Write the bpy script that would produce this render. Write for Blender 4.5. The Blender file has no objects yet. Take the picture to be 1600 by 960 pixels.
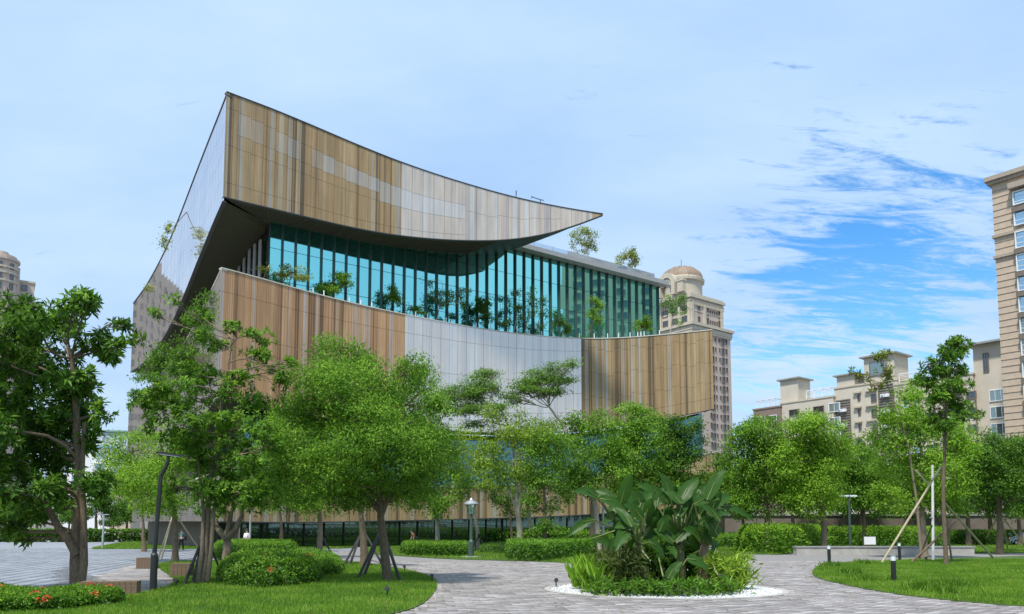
import bpy, math, random
import numpy as np
from mathutils import Vector, Matrix

R = math.radians
rng = np.random.default_rng(7)
random.seed(7)
sc = bpy.context.scene
COL = sc.collection

# ------------------------------------------------------------------ camera
CAMZ = 1.6
F = 1250.0            # focal length in pixels of a 1600 px wide picture
PPX, PPY = 800.0, 721.0
PITCH = R(5.0)
cam = bpy.data.objects.new('camera', bpy.data.cameras.new('camera'))
COL.objects.link(cam)
cam.location = (0, 0, CAMZ)
cam.rotation_euler = (R(90) + PITCH, 0, 0)
cam.data.sensor_fit = 'HORIZONTAL'
cam.data.sensor_width = 36
cam.data.lens = F / 1600 * 36
cam.data.shift_y = (PPY - 480) / 1600
cam.data.clip_start = 0.1
cam.data.clip_end = 6000
sc.camera = cam

# ------------------------------------------------------------------ light
SUN_EL, SUN_AZ = 62.0, 205.0      # azimuth clockwise from +Y
sun = bpy.data.objects.new('sun', bpy.data.lights.new('sun', 'SUN'))
COL.objects.link(sun)
sun.data.energy = 4.6
sun.data.angle = R(5)
sun.data.color = (1.0, 0.955, 0.88)
_sd = Vector((math.cos(R(SUN_EL)) * math.sin(R(SUN_AZ)), math.cos(R(SUN_EL)) * math.cos(R(SUN_AZ)), math.sin(R(SUN_EL))))
sun.rotation_euler = (-_sd).to_track_quat('-Z', 'Y').to_euler()

w = bpy.data.worlds.new('World')
sc.world = w
w.use_nodes = True
nt = w.node_tree
nt.nodes.clear()


def N(tree, kind, **kw):
    n = tree.nodes.new(kind)
    for k, v in kw.items():
        if k.startswith('i_'):
            n.inputs[k[2:].replace('_', ' ')].default_value = v
        elif k.startswith('n_'):
            n.inputs[int(k[2:])].default_value = v
        else:
            setattr(n, k, v)
    return n


def ray(px, py):
    xc, yc = (px - PPX) / F, (PPY - py) / F
    return Vector((xc, math.cos(PITCH) - yc * math.sin(PITCH), math.sin(PITCH) + yc * math.cos(PITCH)))


def build_sky():
    L = nt.links.new
    out = N(nt, 'ShaderNodeOutputWorld')
    bg = N(nt, 'ShaderNodeBackground')
    bg.inputs['Strength'].default_value = 0.118
    sky = N(nt, 'ShaderNodeTexSky', sky_type='NISHITA', sun_disc=False, sun_elevation=R(SUN_EL), sun_rotation=R(SUN_AZ),
            air_density=1.0, dust_density=0.3, ozone_density=2.5)
    hs = N(nt, 'ShaderNodeHueSaturation')
    hs.inputs['Saturation'].default_value = 1.35
    hs.inputs['Value'].default_value = 1.75
    L(sky.outputs[0], hs.inputs['Color'])
    tc = N(nt, 'ShaderNodeTexCoord')
    sep = N(nt, 'ShaderNodeSeparateXYZ')
    L(tc.outputs['Generated'], sep.inputs[0])

    def M(op, a, b=None, c=None):
        n = N(nt, 'ShaderNodeMath', operation=op)
        for i, v in enumerate((a, b, c)):
            if v is None:
                continue
            if isinstance(v, (int, float)):
                n.inputs[i].default_value = v
            else:
                L(v, n.inputs[i])
        return n.outputs[0]
    zz = M('ADD', M('MAXIMUM', sep.outputs[2], 0.0), 0.22)
    u = M('DIVIDE', sep.outputs[0], zz)
    v = M('DIVIDE', sep.outputs[1], zz)
    com = N(nt, 'ShaderNodeCombineXYZ')
    L(u, com.inputs[0]); L(v, com.inputs[1])
    # wisps: a rotated, stretched projection of the cloud layer
    mp = N(nt, 'ShaderNodeMapping')
    mp.inputs['Rotation'].default_value = (0, 0, R(-24))
    mp.inputs['Scale'].default_value = (1.1, 2.6, 1)
    L(com.outputs[0], mp.inputs[0])
    n1 = N(nt, 'ShaderNodeTexNoise', i_Scale=3.0, i_Detail=10.0, i_Roughness=0.68, i_Distortion=0.45)
    L(mp.outputs[0], n1.inputs['Vector'])
    n2 = N(nt, 'ShaderNodeTexNoise', i_Scale=0.8, i_Detail=4.0, i_Roughness=0.5)
    L(com.outputs[0], n2.inputs['Vector'])
    # openings in the cloud sheet
    def lobe(px, py, k, amp):
        d = ray(px, py).normalized()
        vm = N(nt, 'ShaderNodeVectorMath', operation='DOT_PRODUCT')
        nrm = N(nt, 'ShaderNodeVectorMath', operation='NORMALIZE')
        L(tc.outputs['Generated'], nrm.inputs[0])
        L(nrm.outputs[0], vm.inputs[0]); vm.inputs[1].default_value = d
        e = M('MULTIPLY', M('SUBTRACT', vm.outputs['Value'], 1.0), k)
        return M('MULTIPLY', M('EXPONENT', e), amp)
    gap = M('ADD', lobe(1440, 385, 120, 0.86), lobe(1210, 590, 105, 0.66))
    gap = M('ADD', gap, lobe(1310, 290, 150, 0.50))
    gap = M('ADD', gap, lobe(1280, 470, 180, 0.42))
    gap = M('ADD', gap, lobe(1560, 420, 260, 0.35))
    dens = M('ADD', M('MULTIPLY', M('SUBTRACT', n1.outputs[0], 0.5), 3.4), M('MULTIPLY', n2.outputs[0], 0.3))
    dens = M('ADD', dens, 1.29)
    mp4 = N(nt, 'ShaderNodeMapping')
    mp4.inputs['Rotation'].default_value = (0, 0, R(-38))
    mp4.inputs['Scale'].default_value = (1.3, 5.5, 1)
    L(com.outputs[0], mp4.inputs[0])
    n4 = N(nt, 'ShaderNodeTexNoise', i_Scale=4.2, i_Detail=9.0, i_Roughness=0.70, i_Distortion=0.8)
    L(mp4.outputs[0], n4.inputs['Vector'])
    dens = M('ADD', dens, M('MULTIPLY', M('SUBTRACT', n4.outputs[0], 0.5), 3.2))
    dens = M('SUBTRACT', dens, gap)
    ramp = N(nt, 'ShaderNodeMapRange', interpolation_type='SMOOTHSTEP')
    ramp.inputs['From Min'].default_value = -0.15
    ramp.inputs['From Max'].default_value = 0.84
    L(dens, ramp.inputs[0])
    # cloud brightness: soft mottling, whiter low down
    n3 = N(nt, 'ShaderNodeTexNoise', i_Scale=1.5, i_Detail=6.0, i_Roughness=0.55)
    mp3 = N(nt, 'ShaderNodeMapping')
    mp3.inputs['Location'].default_value = (3.1, 1.7, 0)
    mp3.inputs['Rotation'].default_value = (0, 0, R(25))
    mp3.inputs['Scale'].default_value = (0.8, 1.5, 1)
    L(com.outputs[0], mp3.inputs[0]); L(mp3.outputs[0], n3.inputs['Vector'])
    cr = N(nt, 'ShaderNodeValToRGB')
    cr.color_ramp.elements[0].position = 0.34
    cr.color_ramp.elements[0].color = (3.25, 4.95, 7.5, 1)
    cr.color_ramp.elements[1].position = 0.68
    cr.color_ramp.elements[1].color = (4.5, 6.1, 8.2, 1)
    L(n3.outputs[0], cr.inputs[0])
    low = N(nt, 'ShaderNodeMapRange')
    low.inputs['From Min'].default_value = 0.0
    low.inputs['From Max'].default_value = 0.42
    low.inputs['To Min'].default_value = 0.85
    low.inputs['To Max'].default_value = 0.0
    L(sep.outputs[2], low.inputs[0])
    mixw = N(nt, 'ShaderNodeMixRGB')
    mixw.inputs['Color2'].default_value = (5.9, 7.3, 8.5, 1)
    L(M('MULTIPLY', low.outputs[0], n1.outputs[0]), mixw.inputs['Fac'])
    L(cr.outputs[0], mixw.inputs['Color1'])
    mix = N(nt, 'ShaderNodeMixRGB')
    L(ramp.outputs[0], mix.inputs['Fac'])
    L(hs.outputs[0], mix.inputs['Color1'])
    L(mixw.outputs[0], mix.inputs['Color2'])
    L(mix.outputs[0], bg.inputs[0])
    L(bg.outputs[0], out.inputs[0])


build_sky()
sc.view_settings.view_transform = 'Standard'
sc.view_settings.look = 'None'
sc.view_settings.exposure = 0.16
sc.view_settings.gamma = 1.0
sc.cycles.max_bounces = 6
sc.cycles.diffuse_bounces = 3
sc.cycles.glossy_bounces = 3
sc.cycles.transmission_bounces = 4
sc.cycles.transparent_max_bounces = 6
sc.cycles.use_denoising = True
sc.cycles.sample_clamp_indirect = 6

# ------------------------------------------------------------------ projection helpers (photograph pixels -> places in the world)


def at(px, py, Y):
    d = ray(px, py)
    p = d * (Y / d.y)
    return Vector((p.x, p.y, p.z + CAMZ))


def gnd(px, py, z=0.0):
    d = ray(px, py)
    t = (z - CAMZ) / d.z
    return Vector((d.x * t, d.y * t, z))


def proj(X, Y, z):
    h = z - CAMZ
    zc = Y * math.cos(PITCH) + h * math.sin(PITCH)
    yc = -Y * math.sin(PITCH) + h * math.cos(PITCH)
    return PPX + F * X / zc, PPY - F * yc / zc


def hc(px, py):
    """column, at eye level, of the vertical that passes through a picture point"""
    return 800 + F * at(px, py, 1.0).x


def z_at(X, Y, py):
    px = PPX + F * X / Y
    for _ in range(4):
        p = at(px, py, Y)
        px = proj(X, Y, p.z)[0]
    return p.z

# ------------------------------------------------------------------ object helpers


def tag(o, label=None, cat=None, group=None, kind=None):
    if label: o['label'] = label
    if cat: o['category'] = cat
    if group: o['group'] = group
    if kind: o['kind'] = kind
    return o


def thing(name, label, cat, loc=(0, 0, 0), rz=0.0, group=None):
    o = bpy.data.objects.new(name, None)
    o.empty_display_size = 0.3
    COL.objects.link(o)
    o.location = loc
    o.rotation_euler = (0, 0, rz)
    return tag(o, label, cat, group)


def link(name, me, parent=None):
    o = bpy.data.objects.new(name, me)
    COL.objects.link(o)
    if parent: o.parent = parent
    return o


def copy_tree(o, parent=None):
    c = o.copy()
    COL.objects.link(c)
    c.parent = parent
    for ch in list(o.children):
        copy_tree(ch, c)
    return c


class MB:
    """collects vertices and faces of one mesh"""

    def __init__(s):
        s.v, s.f, s.m = [], [], []
        s.cur = 0

    def add(s, vs, fs):
        b = len(s.v)
        s.v.extend([tuple(p) for p in vs])
        for f in fs:
            s.f.append([b + i for i in f])
            s.m.append(s.cur)
        return s

    def box(s, c, d, rz=0.0, rx=0.0):
        x, y, z = d[0] / 2, d[1] / 2, d[2] / 2
        M_ = Matrix.Rotation(rz, 3, 'Z') @ Matrix.Rotation(rx, 3, 'X')
        vs = [Vector(c) + M_ @ Vector((sx * x, sy * y, sz * z)) for sx in (-1, 1) for sy in (-1, 1) for sz in (-1, 1)]
        return s.add(vs, [(0, 1, 3, 2), (4, 6, 7, 5), (0, 4, 5, 1), (2, 3, 7, 6), (0, 2, 6, 4), (1, 5, 7, 3)])

    def tube(s, pts, rad, n=6, cap=True):
        pts = [Vector(p) for p in pts]
        if not hasattr(rad, '__len__'): rad = [rad] * len(pts)
        vs = []
        ref = None
        for i, p in enumerate(pts):
            t = (pts[min(i + 1, len(pts) - 1)] - pts[max(i - 1, 0)])
            if t.length < 1e-9: t = Vector((0, 0, 1))
            t.normalize()
            if ref is None:
                ref = Vector((1, 0, 0)) if abs(t.x) < 0.9 else Vector((0, 1, 0))
            a = (ref - t * ref.dot(t)).normalized()
            b = t.cross(a)
            ref = a
            for k in range(n):
                g = 2 * math.pi * k / n
                vs.append(p + (a * math.cos(g) + b * math.sin(g)) * rad[i])
        fs = []
        for i in range(len(pts) - 1):
            for k in range(n):
                k2 = (k + 1) % n
                fs.append((i * n + k, i * n + k2, (i + 1) * n + k2, (i + 1) * n + k))
        if cap:
            fs.append(tuple(range(n - 1, -1, -1)))
            fs.append(tuple((len(pts) - 1) * n + k for k in range(n)))
        return s.add(vs, fs)

    def lathe(s, c, prof, n=24, a0=0.0, a1=2 * math.pi):
        full = abs(a1 - a0 - 2 * math.pi) < 1e-6
        m = n if full else n + 1
        vs = []
        for r, z in prof:
            for k in range(m):
                g = a0 + (a1 - a0) * k / n
                vs.append((c[0] + r * math.cos(g), c[1] + r * math.sin(g), c[2] + z))
        fs = []
        for i in range(len(prof) - 1):
            for k in range(n):
                k2 = (k + 1) % m
                fs.append((i * m + k, i * m + k2, (i + 1) * m + k2, (i + 1) * m + k))
        return s.add(vs, fs)

    def prism(s, poly, z0, z1):
        n = len(poly)
        vs = [(p[0], p[1], z0) for p in poly] + [(p[0], p[1], z1) for p in poly]
        fs = [tuple(range(n - 1, -1, -1)), tuple(range(n, 2 * n))]
        fs += [(i, (i + 1) % n, n + (i + 1) % n, n + i) for i in range(n)]
        return s.add(vs, fs)

    def strip(s, A, B):
        n = len(A)
        return s.add(list(A) + list(B), [(i, i + 1, n + i + 1, n + i) for i in range(n - 1)])

    def mesh(s, name, mats, smooth=False):
        me = bpy.data.meshes.new(name)
        me.from_pydata(s.v, [], s.f)
        if not isinstance(mats, (list, tuple)): mats = [mats]
        for m in mats: me.materials.append(m)
        if len(mats) > 1: me.polygons.foreach_set('material_index', s.m)
        if smooth: me.polygons.foreach_set('use_smooth', [True] * len(s.f))
        me.update()
        return me

    def build(s, name, mats, parent=None, smooth=False):
        return link(name, s.mesh(name, mats, smooth), parent)


def tri_mesh(name, V, T, mat, tint=None, smooth=False):
    """numpy arrays straight into a mesh of triangles or quads"""
    V = np.asarray(V, np.float32); T = np.asarray(T, np.int32)
    k = T.shape[1]
    me = bpy.data.meshes.new(name)
    me.vertices.add(len(V)); me.vertices.foreach_set('co', V.ravel())
    me.loops.add(T.size); me.loops.foreach_set('vertex_index', T.ravel())
    me.polygons.add(len(T))
    me.polygons.foreach_set('loop_start', np.arange(0, T.size, k, dtype=np.int32))
    me.polygons.foreach_set('loop_total', np.full(len(T), k, np.int32))
    if smooth: me.polygons.foreach_set('use_smooth', np.ones(len(T), bool))
    me.update(calc_edges=True)
    me.materials.append(mat)
    if tint is not None:
        a = me.attributes.new('tint', 'FLOAT', 'FACE')
        a.data.foreach_set('value', np.asarray(tint, np.float32))
    return me

# ------------------------------------------------------------------ materials


def newmat(name):
    m = bpy.data.materials.new(name)
    m.use_nodes = True
    t = m.node_tree
    t.nodes.clear()
    o = N(t, 'ShaderNodeOutputMaterial')
    b = N(t, 'ShaderNodeBsdfPrincipled')
    t.links.new(b.outputs[0], o.inputs[0])
    return m, t, b, o


def ramp_node(t, stops):
    r = N(t, 'ShaderNodeValToRGB')
    e = r.color_ramp.elements
    while len(e) > len(stops): e.remove(e[-1])
    while len(e) < len(stops): e.new(1.0)
    for k, (p, c) in enumerate(stops):
        e[k].position = p
        e[k].color = (*c, 1)
    return r


def flat(name, col, rough=0.7, var=0.15, scale=3.0, bump=0.0, metal=0.0, spec=0.5, stretch=None):
    """a plain surface with a grain of its own"""
    m, t, b, o = newmat(name)
    L = t.links.new
    tc = N(t, 'ShaderNodeTexCoord')
    n = N(t, 'ShaderNodeTexNoise', i_Scale=scale, i_Detail=6.0, i_Roughness=0.6)
    if stretch:
        mp = N(t, 'ShaderNodeMapping'); mp.inputs['Scale'].default_value = stretch
        L(tc.outputs['Object'], mp.inputs[0]); L(mp.outputs[0], n.inputs['Vector'])
    else:
        L(tc.outputs['Object'], n.inputs['Vector'])
    lo = tuple(c * (1 - var) for c in col); hi = tuple(min(1, c * (1 + var)) for c in col)
    r = ramp_node(t, [(0.3, lo), (0.7, hi)])
    L(n.outputs[0], r.inputs[0]); L(r.outputs[0], b.inputs['Base Color'])
    b.inputs['Roughness'].default_value = rough
    b.inputs['Metallic'].default_value = metal
    b.inputs['Specular IOR Level'].default_value = spec
    if bump:
        bp = N(t, 'ShaderNodeBump'); bp.inputs['Strength'].default_value = bump; bp.inputs['Distance'].default_value = 0.02
        L(n.outputs[0], bp.inputs['Height']); L(bp.outputs[0], b.inputs['Normal'])
    return m


def leafmat(name, dark, mid, light, rough=0.45, trans=0.40, spec=0.35):
    m, t, b, o = newmat(name)
    L = t.links.new
    a = N(t, 'ShaderNodeAttribute', attribute_name='tint')
    r = ramp_node(t, [(0.0, dark), (0.5, mid), (1.0, light)])
    L(a.outputs['Fac'], r.inputs[0])
    L(r.outputs[0], b.inputs['Base Color'])
    b.inputs['Roughness'].default_value = rough
    b.inputs['Specular IOR Level'].default_value = spec
    tr = N(t, 'ShaderNodeBsdfTranslucent')
    hs = N(t, 'ShaderNodeHueSaturation'); hs.inputs['Hue'].default_value = 0.492; hs.inputs['Value'].default_value = 1.5
    L(r.outputs[0], hs.inputs['Color']); L(hs.outputs[0], tr.inputs[0])
    mx = N(t, 'ShaderNodeMixShader'); mx.inputs[0].default_value = trans
    L(b.outputs[0], mx.inputs[1]); L(tr.outputs[0], mx.inputs[2]); L(mx.outputs[0], o.inputs[0])
    return m


def tintmat(name, stops, rough=0.7, bump=0.25, scale=14.0, spec=0.4):
    """colour of each piece from its own tint value, with a fine grain"""
    m, t, b, o = newmat(name)
    L = t.links.new
    a = N(t, 'ShaderNodeAttribute', attribute_name='tint')
    r = ramp_node(t, stops)
    L(a.outputs['Fac'], r.inputs[0])
    tc = N(t, 'ShaderNodeTexCoord')
    n = N(t, 'ShaderNodeTexNoise', i_Scale=scale, i_Detail=5.0, i_Roughness=0.65)
    L(tc.outputs['Object'], n.inputs['Vector'])
    n2 = N(t, 'ShaderNodeTexNoise', i_Scale=0.35, i_Detail=5.0, i_Roughness=0.6)
    L(tc.outputs['Object'], n2.inputs['Vector'])
    ad = N(t, 'ShaderNodeMath', operation='ADD'); L(n.outputs[0], ad.inputs[0]); L(n2.outputs[0], ad.inputs[1])
    mr = N(t, 'ShaderNodeMapRange'); mr.inputs['From Min'].default_value = 0.6; mr.inputs['From Max'].default_value = 1.4
    mr.inputs['To Min'].default_value = 0.72; mr.inputs['To Max'].default_value = 1.25
    L(ad.outputs[0], mr.inputs[0])
    mu = N(t, 'ShaderNodeMixRGB', blend_type='MULTIPLY'); mu.inputs['Fac'].default_value = 1.0
    L(r.outputs[0], mu.inputs['Color1']); L(mr.outputs[0], mu.inputs['Color2'])
    L(mu.outputs[0], b.inputs['Base Color'])
    b.inputs['Roughness'].default_value = rough
    b.inputs['Specular IOR Level'].default_value = spec
    bp = N(t, 'ShaderNodeBump'); bp.inputs['Strength'].default_value = bump; bp.inputs['Distance'].default_value = 0.01
    L(n.outputs[0], bp.inputs['Height']); L(bp.outputs[0], b.inputs['Normal'])
    return m


def stripemat(name, stops, rough=0.45, spec=0.4, coat=0.0, seed=0.0, glass=0.0, gcol=(0.8, 0.85, 0.9)):
    """printed vertical stripes; u of the UV map runs in metres along the wall, v is height"""
    m, t, b, o = newmat(name)
    L = t.links.new
    uv = N(t, 'ShaderNodeUVMap')
    sp = N(t, 'ShaderNodeSeparateXYZ'); L(uv.outputs[0], sp.inputs[0])

    def M(op, a, b_=None):
        n = N(t, 'ShaderNodeMath', operation=op)
        for i, v in enumerate((a, b_)):
            if v is None: continue
            if isinstance(v, (int, float)): n.inputs[i].default_value = v
            else: L(v, n.inputs[i])
        return n.outputs[0]

    def cells(k, off):
        wn = N(t, 'ShaderNodeTexWhiteNoise', noise_dimensions='1D')
        L(M('FLOOR', M('ADD', M('MULTIPLY', sp.outputs[0], k), off)), wn.inputs['W'])
        return wn.outputs['Value']
    wob = N(t, 'ShaderNodeTexNoise', noise_dimensions='1D', i_Scale=1.1, i_Detail=1.0)
    L(sp.outputs[0], wob.inputs['W'])
    a = cells(2.3, 3.3 + seed)      # broad bands
    c = cells(5.9, 11.7 + seed)     # medium
    d = cells(17.0, 5.1 + seed)      # fine lines
    val = M('ADD', M('ADD', M('MULTIPLY', a, 0.74), M('MULTIPLY', c, 0.16)), M('MULTIPLY', d, 0.10))
    r = ramp_node(t, stops)
    r.color_ramp.interpolation = 'LINEAR'
    L(val, r.inputs[0])
    # weathering that runs down the stripes, and a slow drift of hue
    cm = N(t, 'ShaderNodeCombineXYZ')
    L(M('MULTIPLY', sp.outputs[0], 1.4), cm.inputs[0]); L(M('MULTIPLY', sp.outputs[1], 0.16), cm.inputs[1])
    n = N(t, 'ShaderNodeTexNoise', i_Scale=1.0, i_Detail=6.0, i_Roughness=0.6); L(cm.outputs[0], n.inputs['Vector'])
    mr = N(t, 'ShaderNodeMapRange'); mr.inputs['From Min'].default_value = 0.3; mr.inputs['From Max'].default_value = 0.7
    mr.inputs['To Min'].default_value = 0.80; mr.inputs['To Max'].default_value = 1.18
    L(n.outputs[0], mr.inputs[0])
    mu = N(t, 'ShaderNodeMixRGB', blend_type='MULTIPLY'); mu.inputs['Fac'].default_value = 1.0
    L(r.outputs[0], mu.inputs['Color1']); L(mr.outputs[0], mu.inputs['Color2'])
    L(mu.outputs[0], b.inputs['Base Color'])
    b.inputs['Roughness'].default_value = rough
    b.inputs['Specular IOR Level'].default_value = spec
    if coat:
        b.inputs['Coat Weight'].default_value = coat
        b.inputs['Coat Roughness'].default_value = 0.04
    if glass:
        g = N(t, 'ShaderNodeBsdfGlossy'); g.inputs['Roughness'].default_value = 0.03
        g.inputs['Color'].default_value = (*gcol, 1)
        mx = N(t, 'ShaderNodeMixShader'); mx.inputs[0].default_value = glass
        L(b.outputs[0], mx.inputs[1]); L(g.outputs[0], mx.inputs[2]); L(mx.outputs[0], o.inputs[0])
    return m


def glassmat(name, base, refl, mixf=0.7, rough=0.02):
    """coated facade glass: a dark body under a tinted mirror coat"""
    m, t, b, o = newmat(name)
    b.inputs['Base Color'].default_value = (*base, 1)
    b.inputs['Roughness'].default_value = 0.1
    g = N(t, 'ShaderNodeBsdfGlossy'); g.inputs['Color'].default_value = (*refl, 1); g.inputs['Roughness'].default_value = rough
    tc = N(t, 'ShaderNodeTexCoord')
    n = N(t, 'ShaderNodeTexNoise', i_Scale=0.35, i_Detail=1.0)
    t.links.new(tc.outputs['Object'], n.inputs['Vector'])
    bp = N(t, 'ShaderNodeBump'); bp.inputs['Strength'].default_value = 0.05; bp.inputs['Distance'].default_value = 0.05
    t.links.new(n.outputs[0], bp.inputs['Height']); t.links.new(bp.outputs[0], g.inputs['Normal'])
    mx = N(t, 'ShaderNodeMixShader'); mx.inputs[0].default_value = mixf
    t.links.new(b.outputs[0], mx.inputs[1]); t.links.new(g.outputs[0], mx.inputs[2]); t.links.new(mx.outputs[0], o.inputs[0])
    return m


STRIPES = [(0.0, (0.115, 0.08, 0.045)), (0.19, (0.15, 0.105, 0.06)), (0.225, (0.36, 0.235, 0.115)), (0.34, (0.44, 0.30, 0.15)), (0.44, (0.37, 0.24, 0.115)),
           (0.52, (0.50, 0.37, 0.20)), (0.60, (0.41, 0.27, 0.135)), (0.66, (0.52, 0.40, 0.23)), (0.71, (0.43, 0.29, 0.15)), (0.745, (0.40, 0.42, 0.39)), (0.80, (0.44, 0.46, 0.43)), (0.83, (0.30, 0.20, 0.11)), (0.88, (0.55, 0.46, 0.29)), (1.0, (0.50, 0.38, 0.22))]
STRIPES = [(a_, tuple(0.84 * (0.88 * q + 0.12 * m_) for q, m_ in zip(c, (0.40, 0.29, 0.155)))) for a_, c in STRIPES]
STRIPES_RED = [(p, (c[0] * 1.32, c[1] * 1.10, c[2] * 1.08)) for p, c in STRIPES]
STRIPES_SKY = [(p, (0.85 * c[0] + 0.20, 0.84 * c[1] + 0.19, 0.82 * c[2] + 0.18)) for p, c in STRIPES]  # paler stripes: the sky's reflection painted into the base colour
m_strA = stripemat('striped tan panel', STRIPES, rough=0.5, spec=0.3)
m_strB = stripemat('striped terracotta panel', STRIPES_RED, rough=0.5, spec=0.3, seed=40)
m_strM = stripemat('striped panel with painted sky sheen', STRIPES_SKY, rough=0.3, spec=0.5, seed=40, glass=0.20, gcol=(0.95, 0.90, 0.86))
m_strG = stripemat('glossy panel with painted sky reflection', STRIPES_SKY, rough=0.25, spec=0.5, seed=90, glass=0.42, gcol=(1.0, 0.93, 0.87))
m_strS = stripemat('mirror-like side panel', STRIPES_SKY, rough=0.25, spec=0.5, seed=90, glass=0.78, gcol=(0.92, 0.91, 0.93))
m_strN = stripemat('upper window panel with painted sky sheen', STRIPES_SKY, rough=0.3, spec=0.5, seed=40, glass=0.34, gcol=(0.93, 0.92, 0.90))  # window panes, reflected sky partly put into the stripe colour
m_strW = stripemat('striped window panel', STRIPES, rough=0.2, spec=0.5, glass=0.07, gcol=(0.9, 0.93, 0.90))
m_strV = stripemat('clearer window panel', STRIPES, rough=0.2, spec=0.5, glass=0.19, gcol=(0.9, 0.95, 0.90))
m_joint = flat('dark joint backing', (0.11, 0.085, 0.06), 0.8)
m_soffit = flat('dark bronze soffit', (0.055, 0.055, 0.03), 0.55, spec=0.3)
m_edge = flat('dark metal edge', (0.06, 0.06, 0.06), 0.5, metal=0.3)
m_coping = flat('pale coping', (0.62, 0.58, 0.48), 0.6)
m_glass = glassmat('teal coated glass', (0.02, 0.14, 0.13), (0.36, 0.93, 0.87), 0.82)
m_glassd = glassmat('dark base glass', (0.006, 0.02, 0.012), (0.30, 0.42, 0.33), 0.30)
m_fin = flat('dark green fin', (0.045, 0.07, 0.06), 0.45, spec=0.4)
m_slab = flat('grey metal fascia', (0.36, 0.36, 0.35), 0.5, var=0.06)
m_glassm = glassmat('dim teal glass', (0.008, 0.04, 0.045), (0.25, 0.55, 0.58), 0.35)
m_rail = glassmat('clear rail glass', (0.35, 0.45, 0.55), (0.75, 0.85, 0.95), 0.6)
m_steel = flat('brushed steel', (0.45, 0.46, 0.47), 0.35, metal=0.6)
m_white = flat('white paint', (0.75, 0.76, 0.77), 0.5, var=0.05)
m_cream = flat('cream tiled wall', (0.44, 0.37, 0.27), 0.75, var=0.08, scale=1.0)
m_creaml = flat('cream stone trim', (0.50, 0.445, 0.345), 0.75, var=0.1, scale=1.0)
m_pink = flat('pinkish tiled wall', (0.50, 0.40, 0.33), 0.75, var=0.06, scale=0.6)
m_dome = flat('weathered copper dome', (0.25, 0.18, 0.125), 0.65, var=0.3, scale=0.35)
m_wdark = glassmat('dark window glass', (0.03, 0.03, 0.03), (0.35, 0.40, 0.42), 0.25)
m_wblue = glassmat('sky window glass', (0.05, 0.10, 0.12), (0.50, 0.72, 0.85), 0.75)
m_wgreen = glassmat('grey green window glass', (0.10, 0.13, 0.12), (0.55, 0.66, 0.62), 0.4)
m_salmon = flat('salmon tile', (0.50, 0.395, 0.295), 0.7, var=0.1, scale=1.2)
m_apt = flat('beige render', (0.53, 0.475, 0.385), 0.8, var=0.07, scale=0.4)
m_aptb = flat('grey brown tile', (0.17, 0.14, 0.115), 0.8, var=0.12, scale=1.0)
m_brown = flat('mauve brown tile', (0.22, 0.155, 0.125), 0.8, var=0.1, scale=1.0)
m_grey = flat('grey concrete', (0.30, 0.30, 0.285), 0.85, var=0.15, scale=2.0, bump=0.2)
m_roofg = flat('grey green roof slab', (0.29, 0.29, 0.26), 0.7)
m_bark = flat('brown bark', (0.14, 0.105, 0.065), 0.9, var=0.45, scale=6.0, bump=0.8, stretch=(6, 6, 1.2))
m_barkp = flat('pale grey bark', (0.36, 0.32, 0.25), 0.85, var=0.35, scale=5.0, bump=0.5, stretch=(5, 5, 1.2))
m_barkm = flat('mottled bark', (0.20, 0.16, 0.11), 0.9, var=0.4, scale=7.0, bump=0.6, stretch=(5, 5, 1.5))
m_black = flat('black painted metal', (0.018, 0.022, 0.02), 0.4, spec=0.5)
m_greenm = flat('dark green metal', (0.05, 0.085, 0.07), 0.4)
m_stake = flat('black timber stake', (0.022, 0.02, 0.017), 0.8, var=0.4, scale=8)
m_bamboo = flat('pale bamboo stake', (0.42, 0.35, 0.22), 0.7, var=0.25, scale=4, stretch=(4, 4, 1))
m_timber = flat('brown timber', (0.17, 0.115, 0.07), 0.75, var=0.3, scale=4, bump=0.4, stretch=(2, 2, 14))
m_wall = flat('weathered wall concrete', (0.38, 0.365, 0.33), 0.9, var=0.2, scale=1.4, bump=0.3)
m_skin = flat('skin', (0.50, 0.30, 0.21), 0.6, var=0.05)
m_hair = flat('black hair', (0.012, 0.011, 0.01), 0.5)
m_orange = flat('orange plastic', (0.80, 0.16, 0.03), 0.5)
m_tyre = flat('black rubber', (0.02, 0.02, 0.02), 0.8)
m_red = leafmat('red ixora petals', (0.55, 0.06, 0.02), (0.75, 0.10, 0.04), (0.80, 0.20, 0.08), trans=0.25)
G_DARK = leafmat('deep green leaf', (0.032, 0.083, 0.009), (0.080, 0.194, 0.016), (0.205, 0.375, 0.042), rough=0.42, spec=0.22)
G_MID = leafmat('fresh green leaf', (0.041, 0.111, 0.009), (0.118, 0.265, 0.020), (0.277, 0.473, 0.056), rough=0.5, spec=0.2)
G_BRIGHT = leafmat('bright green leaf', (0.055, 0.143, 0.009), (0.157, 0.317, 0.020), (0.325, 0.524, 0.056), rough=0.5, spec=0.2)
G_YEL = leafmat('yellow green leaf', (0.079, 0.154, 0.010), (0.199, 0.330, 0.025), (0.385, 0.524, 0.070), rough=0.5, spec=0.2)
G_GREY = leafmat('soft green leaf', (0.051, 0.126, 0.020), (0.127, 0.253, 0.042), (0.253, 0.414, 0.083), rough=0.5, spec=0.2)
G_OLIVE = leafmat('olive rooftop leaf', (0.103, 0.143, 0.016), (0.217, 0.278, 0.042), (0.410, 0.453, 0.104), rough=0.5, spec=0.2)
G_HEDGE = leafmat('hedge leaf', (0.036, 0.101, 0.009), (0.103, 0.239, 0.016), (0.264, 0.465, 0.045), rough=0.4, spec=0.25)
G_GRASS = leafmat('grass blade', (0.060, 0.150, 0.008), (0.130, 0.265, 0.016), (0.235, 0.380, 0.034), rough=0.55, trans=0.3)
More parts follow.
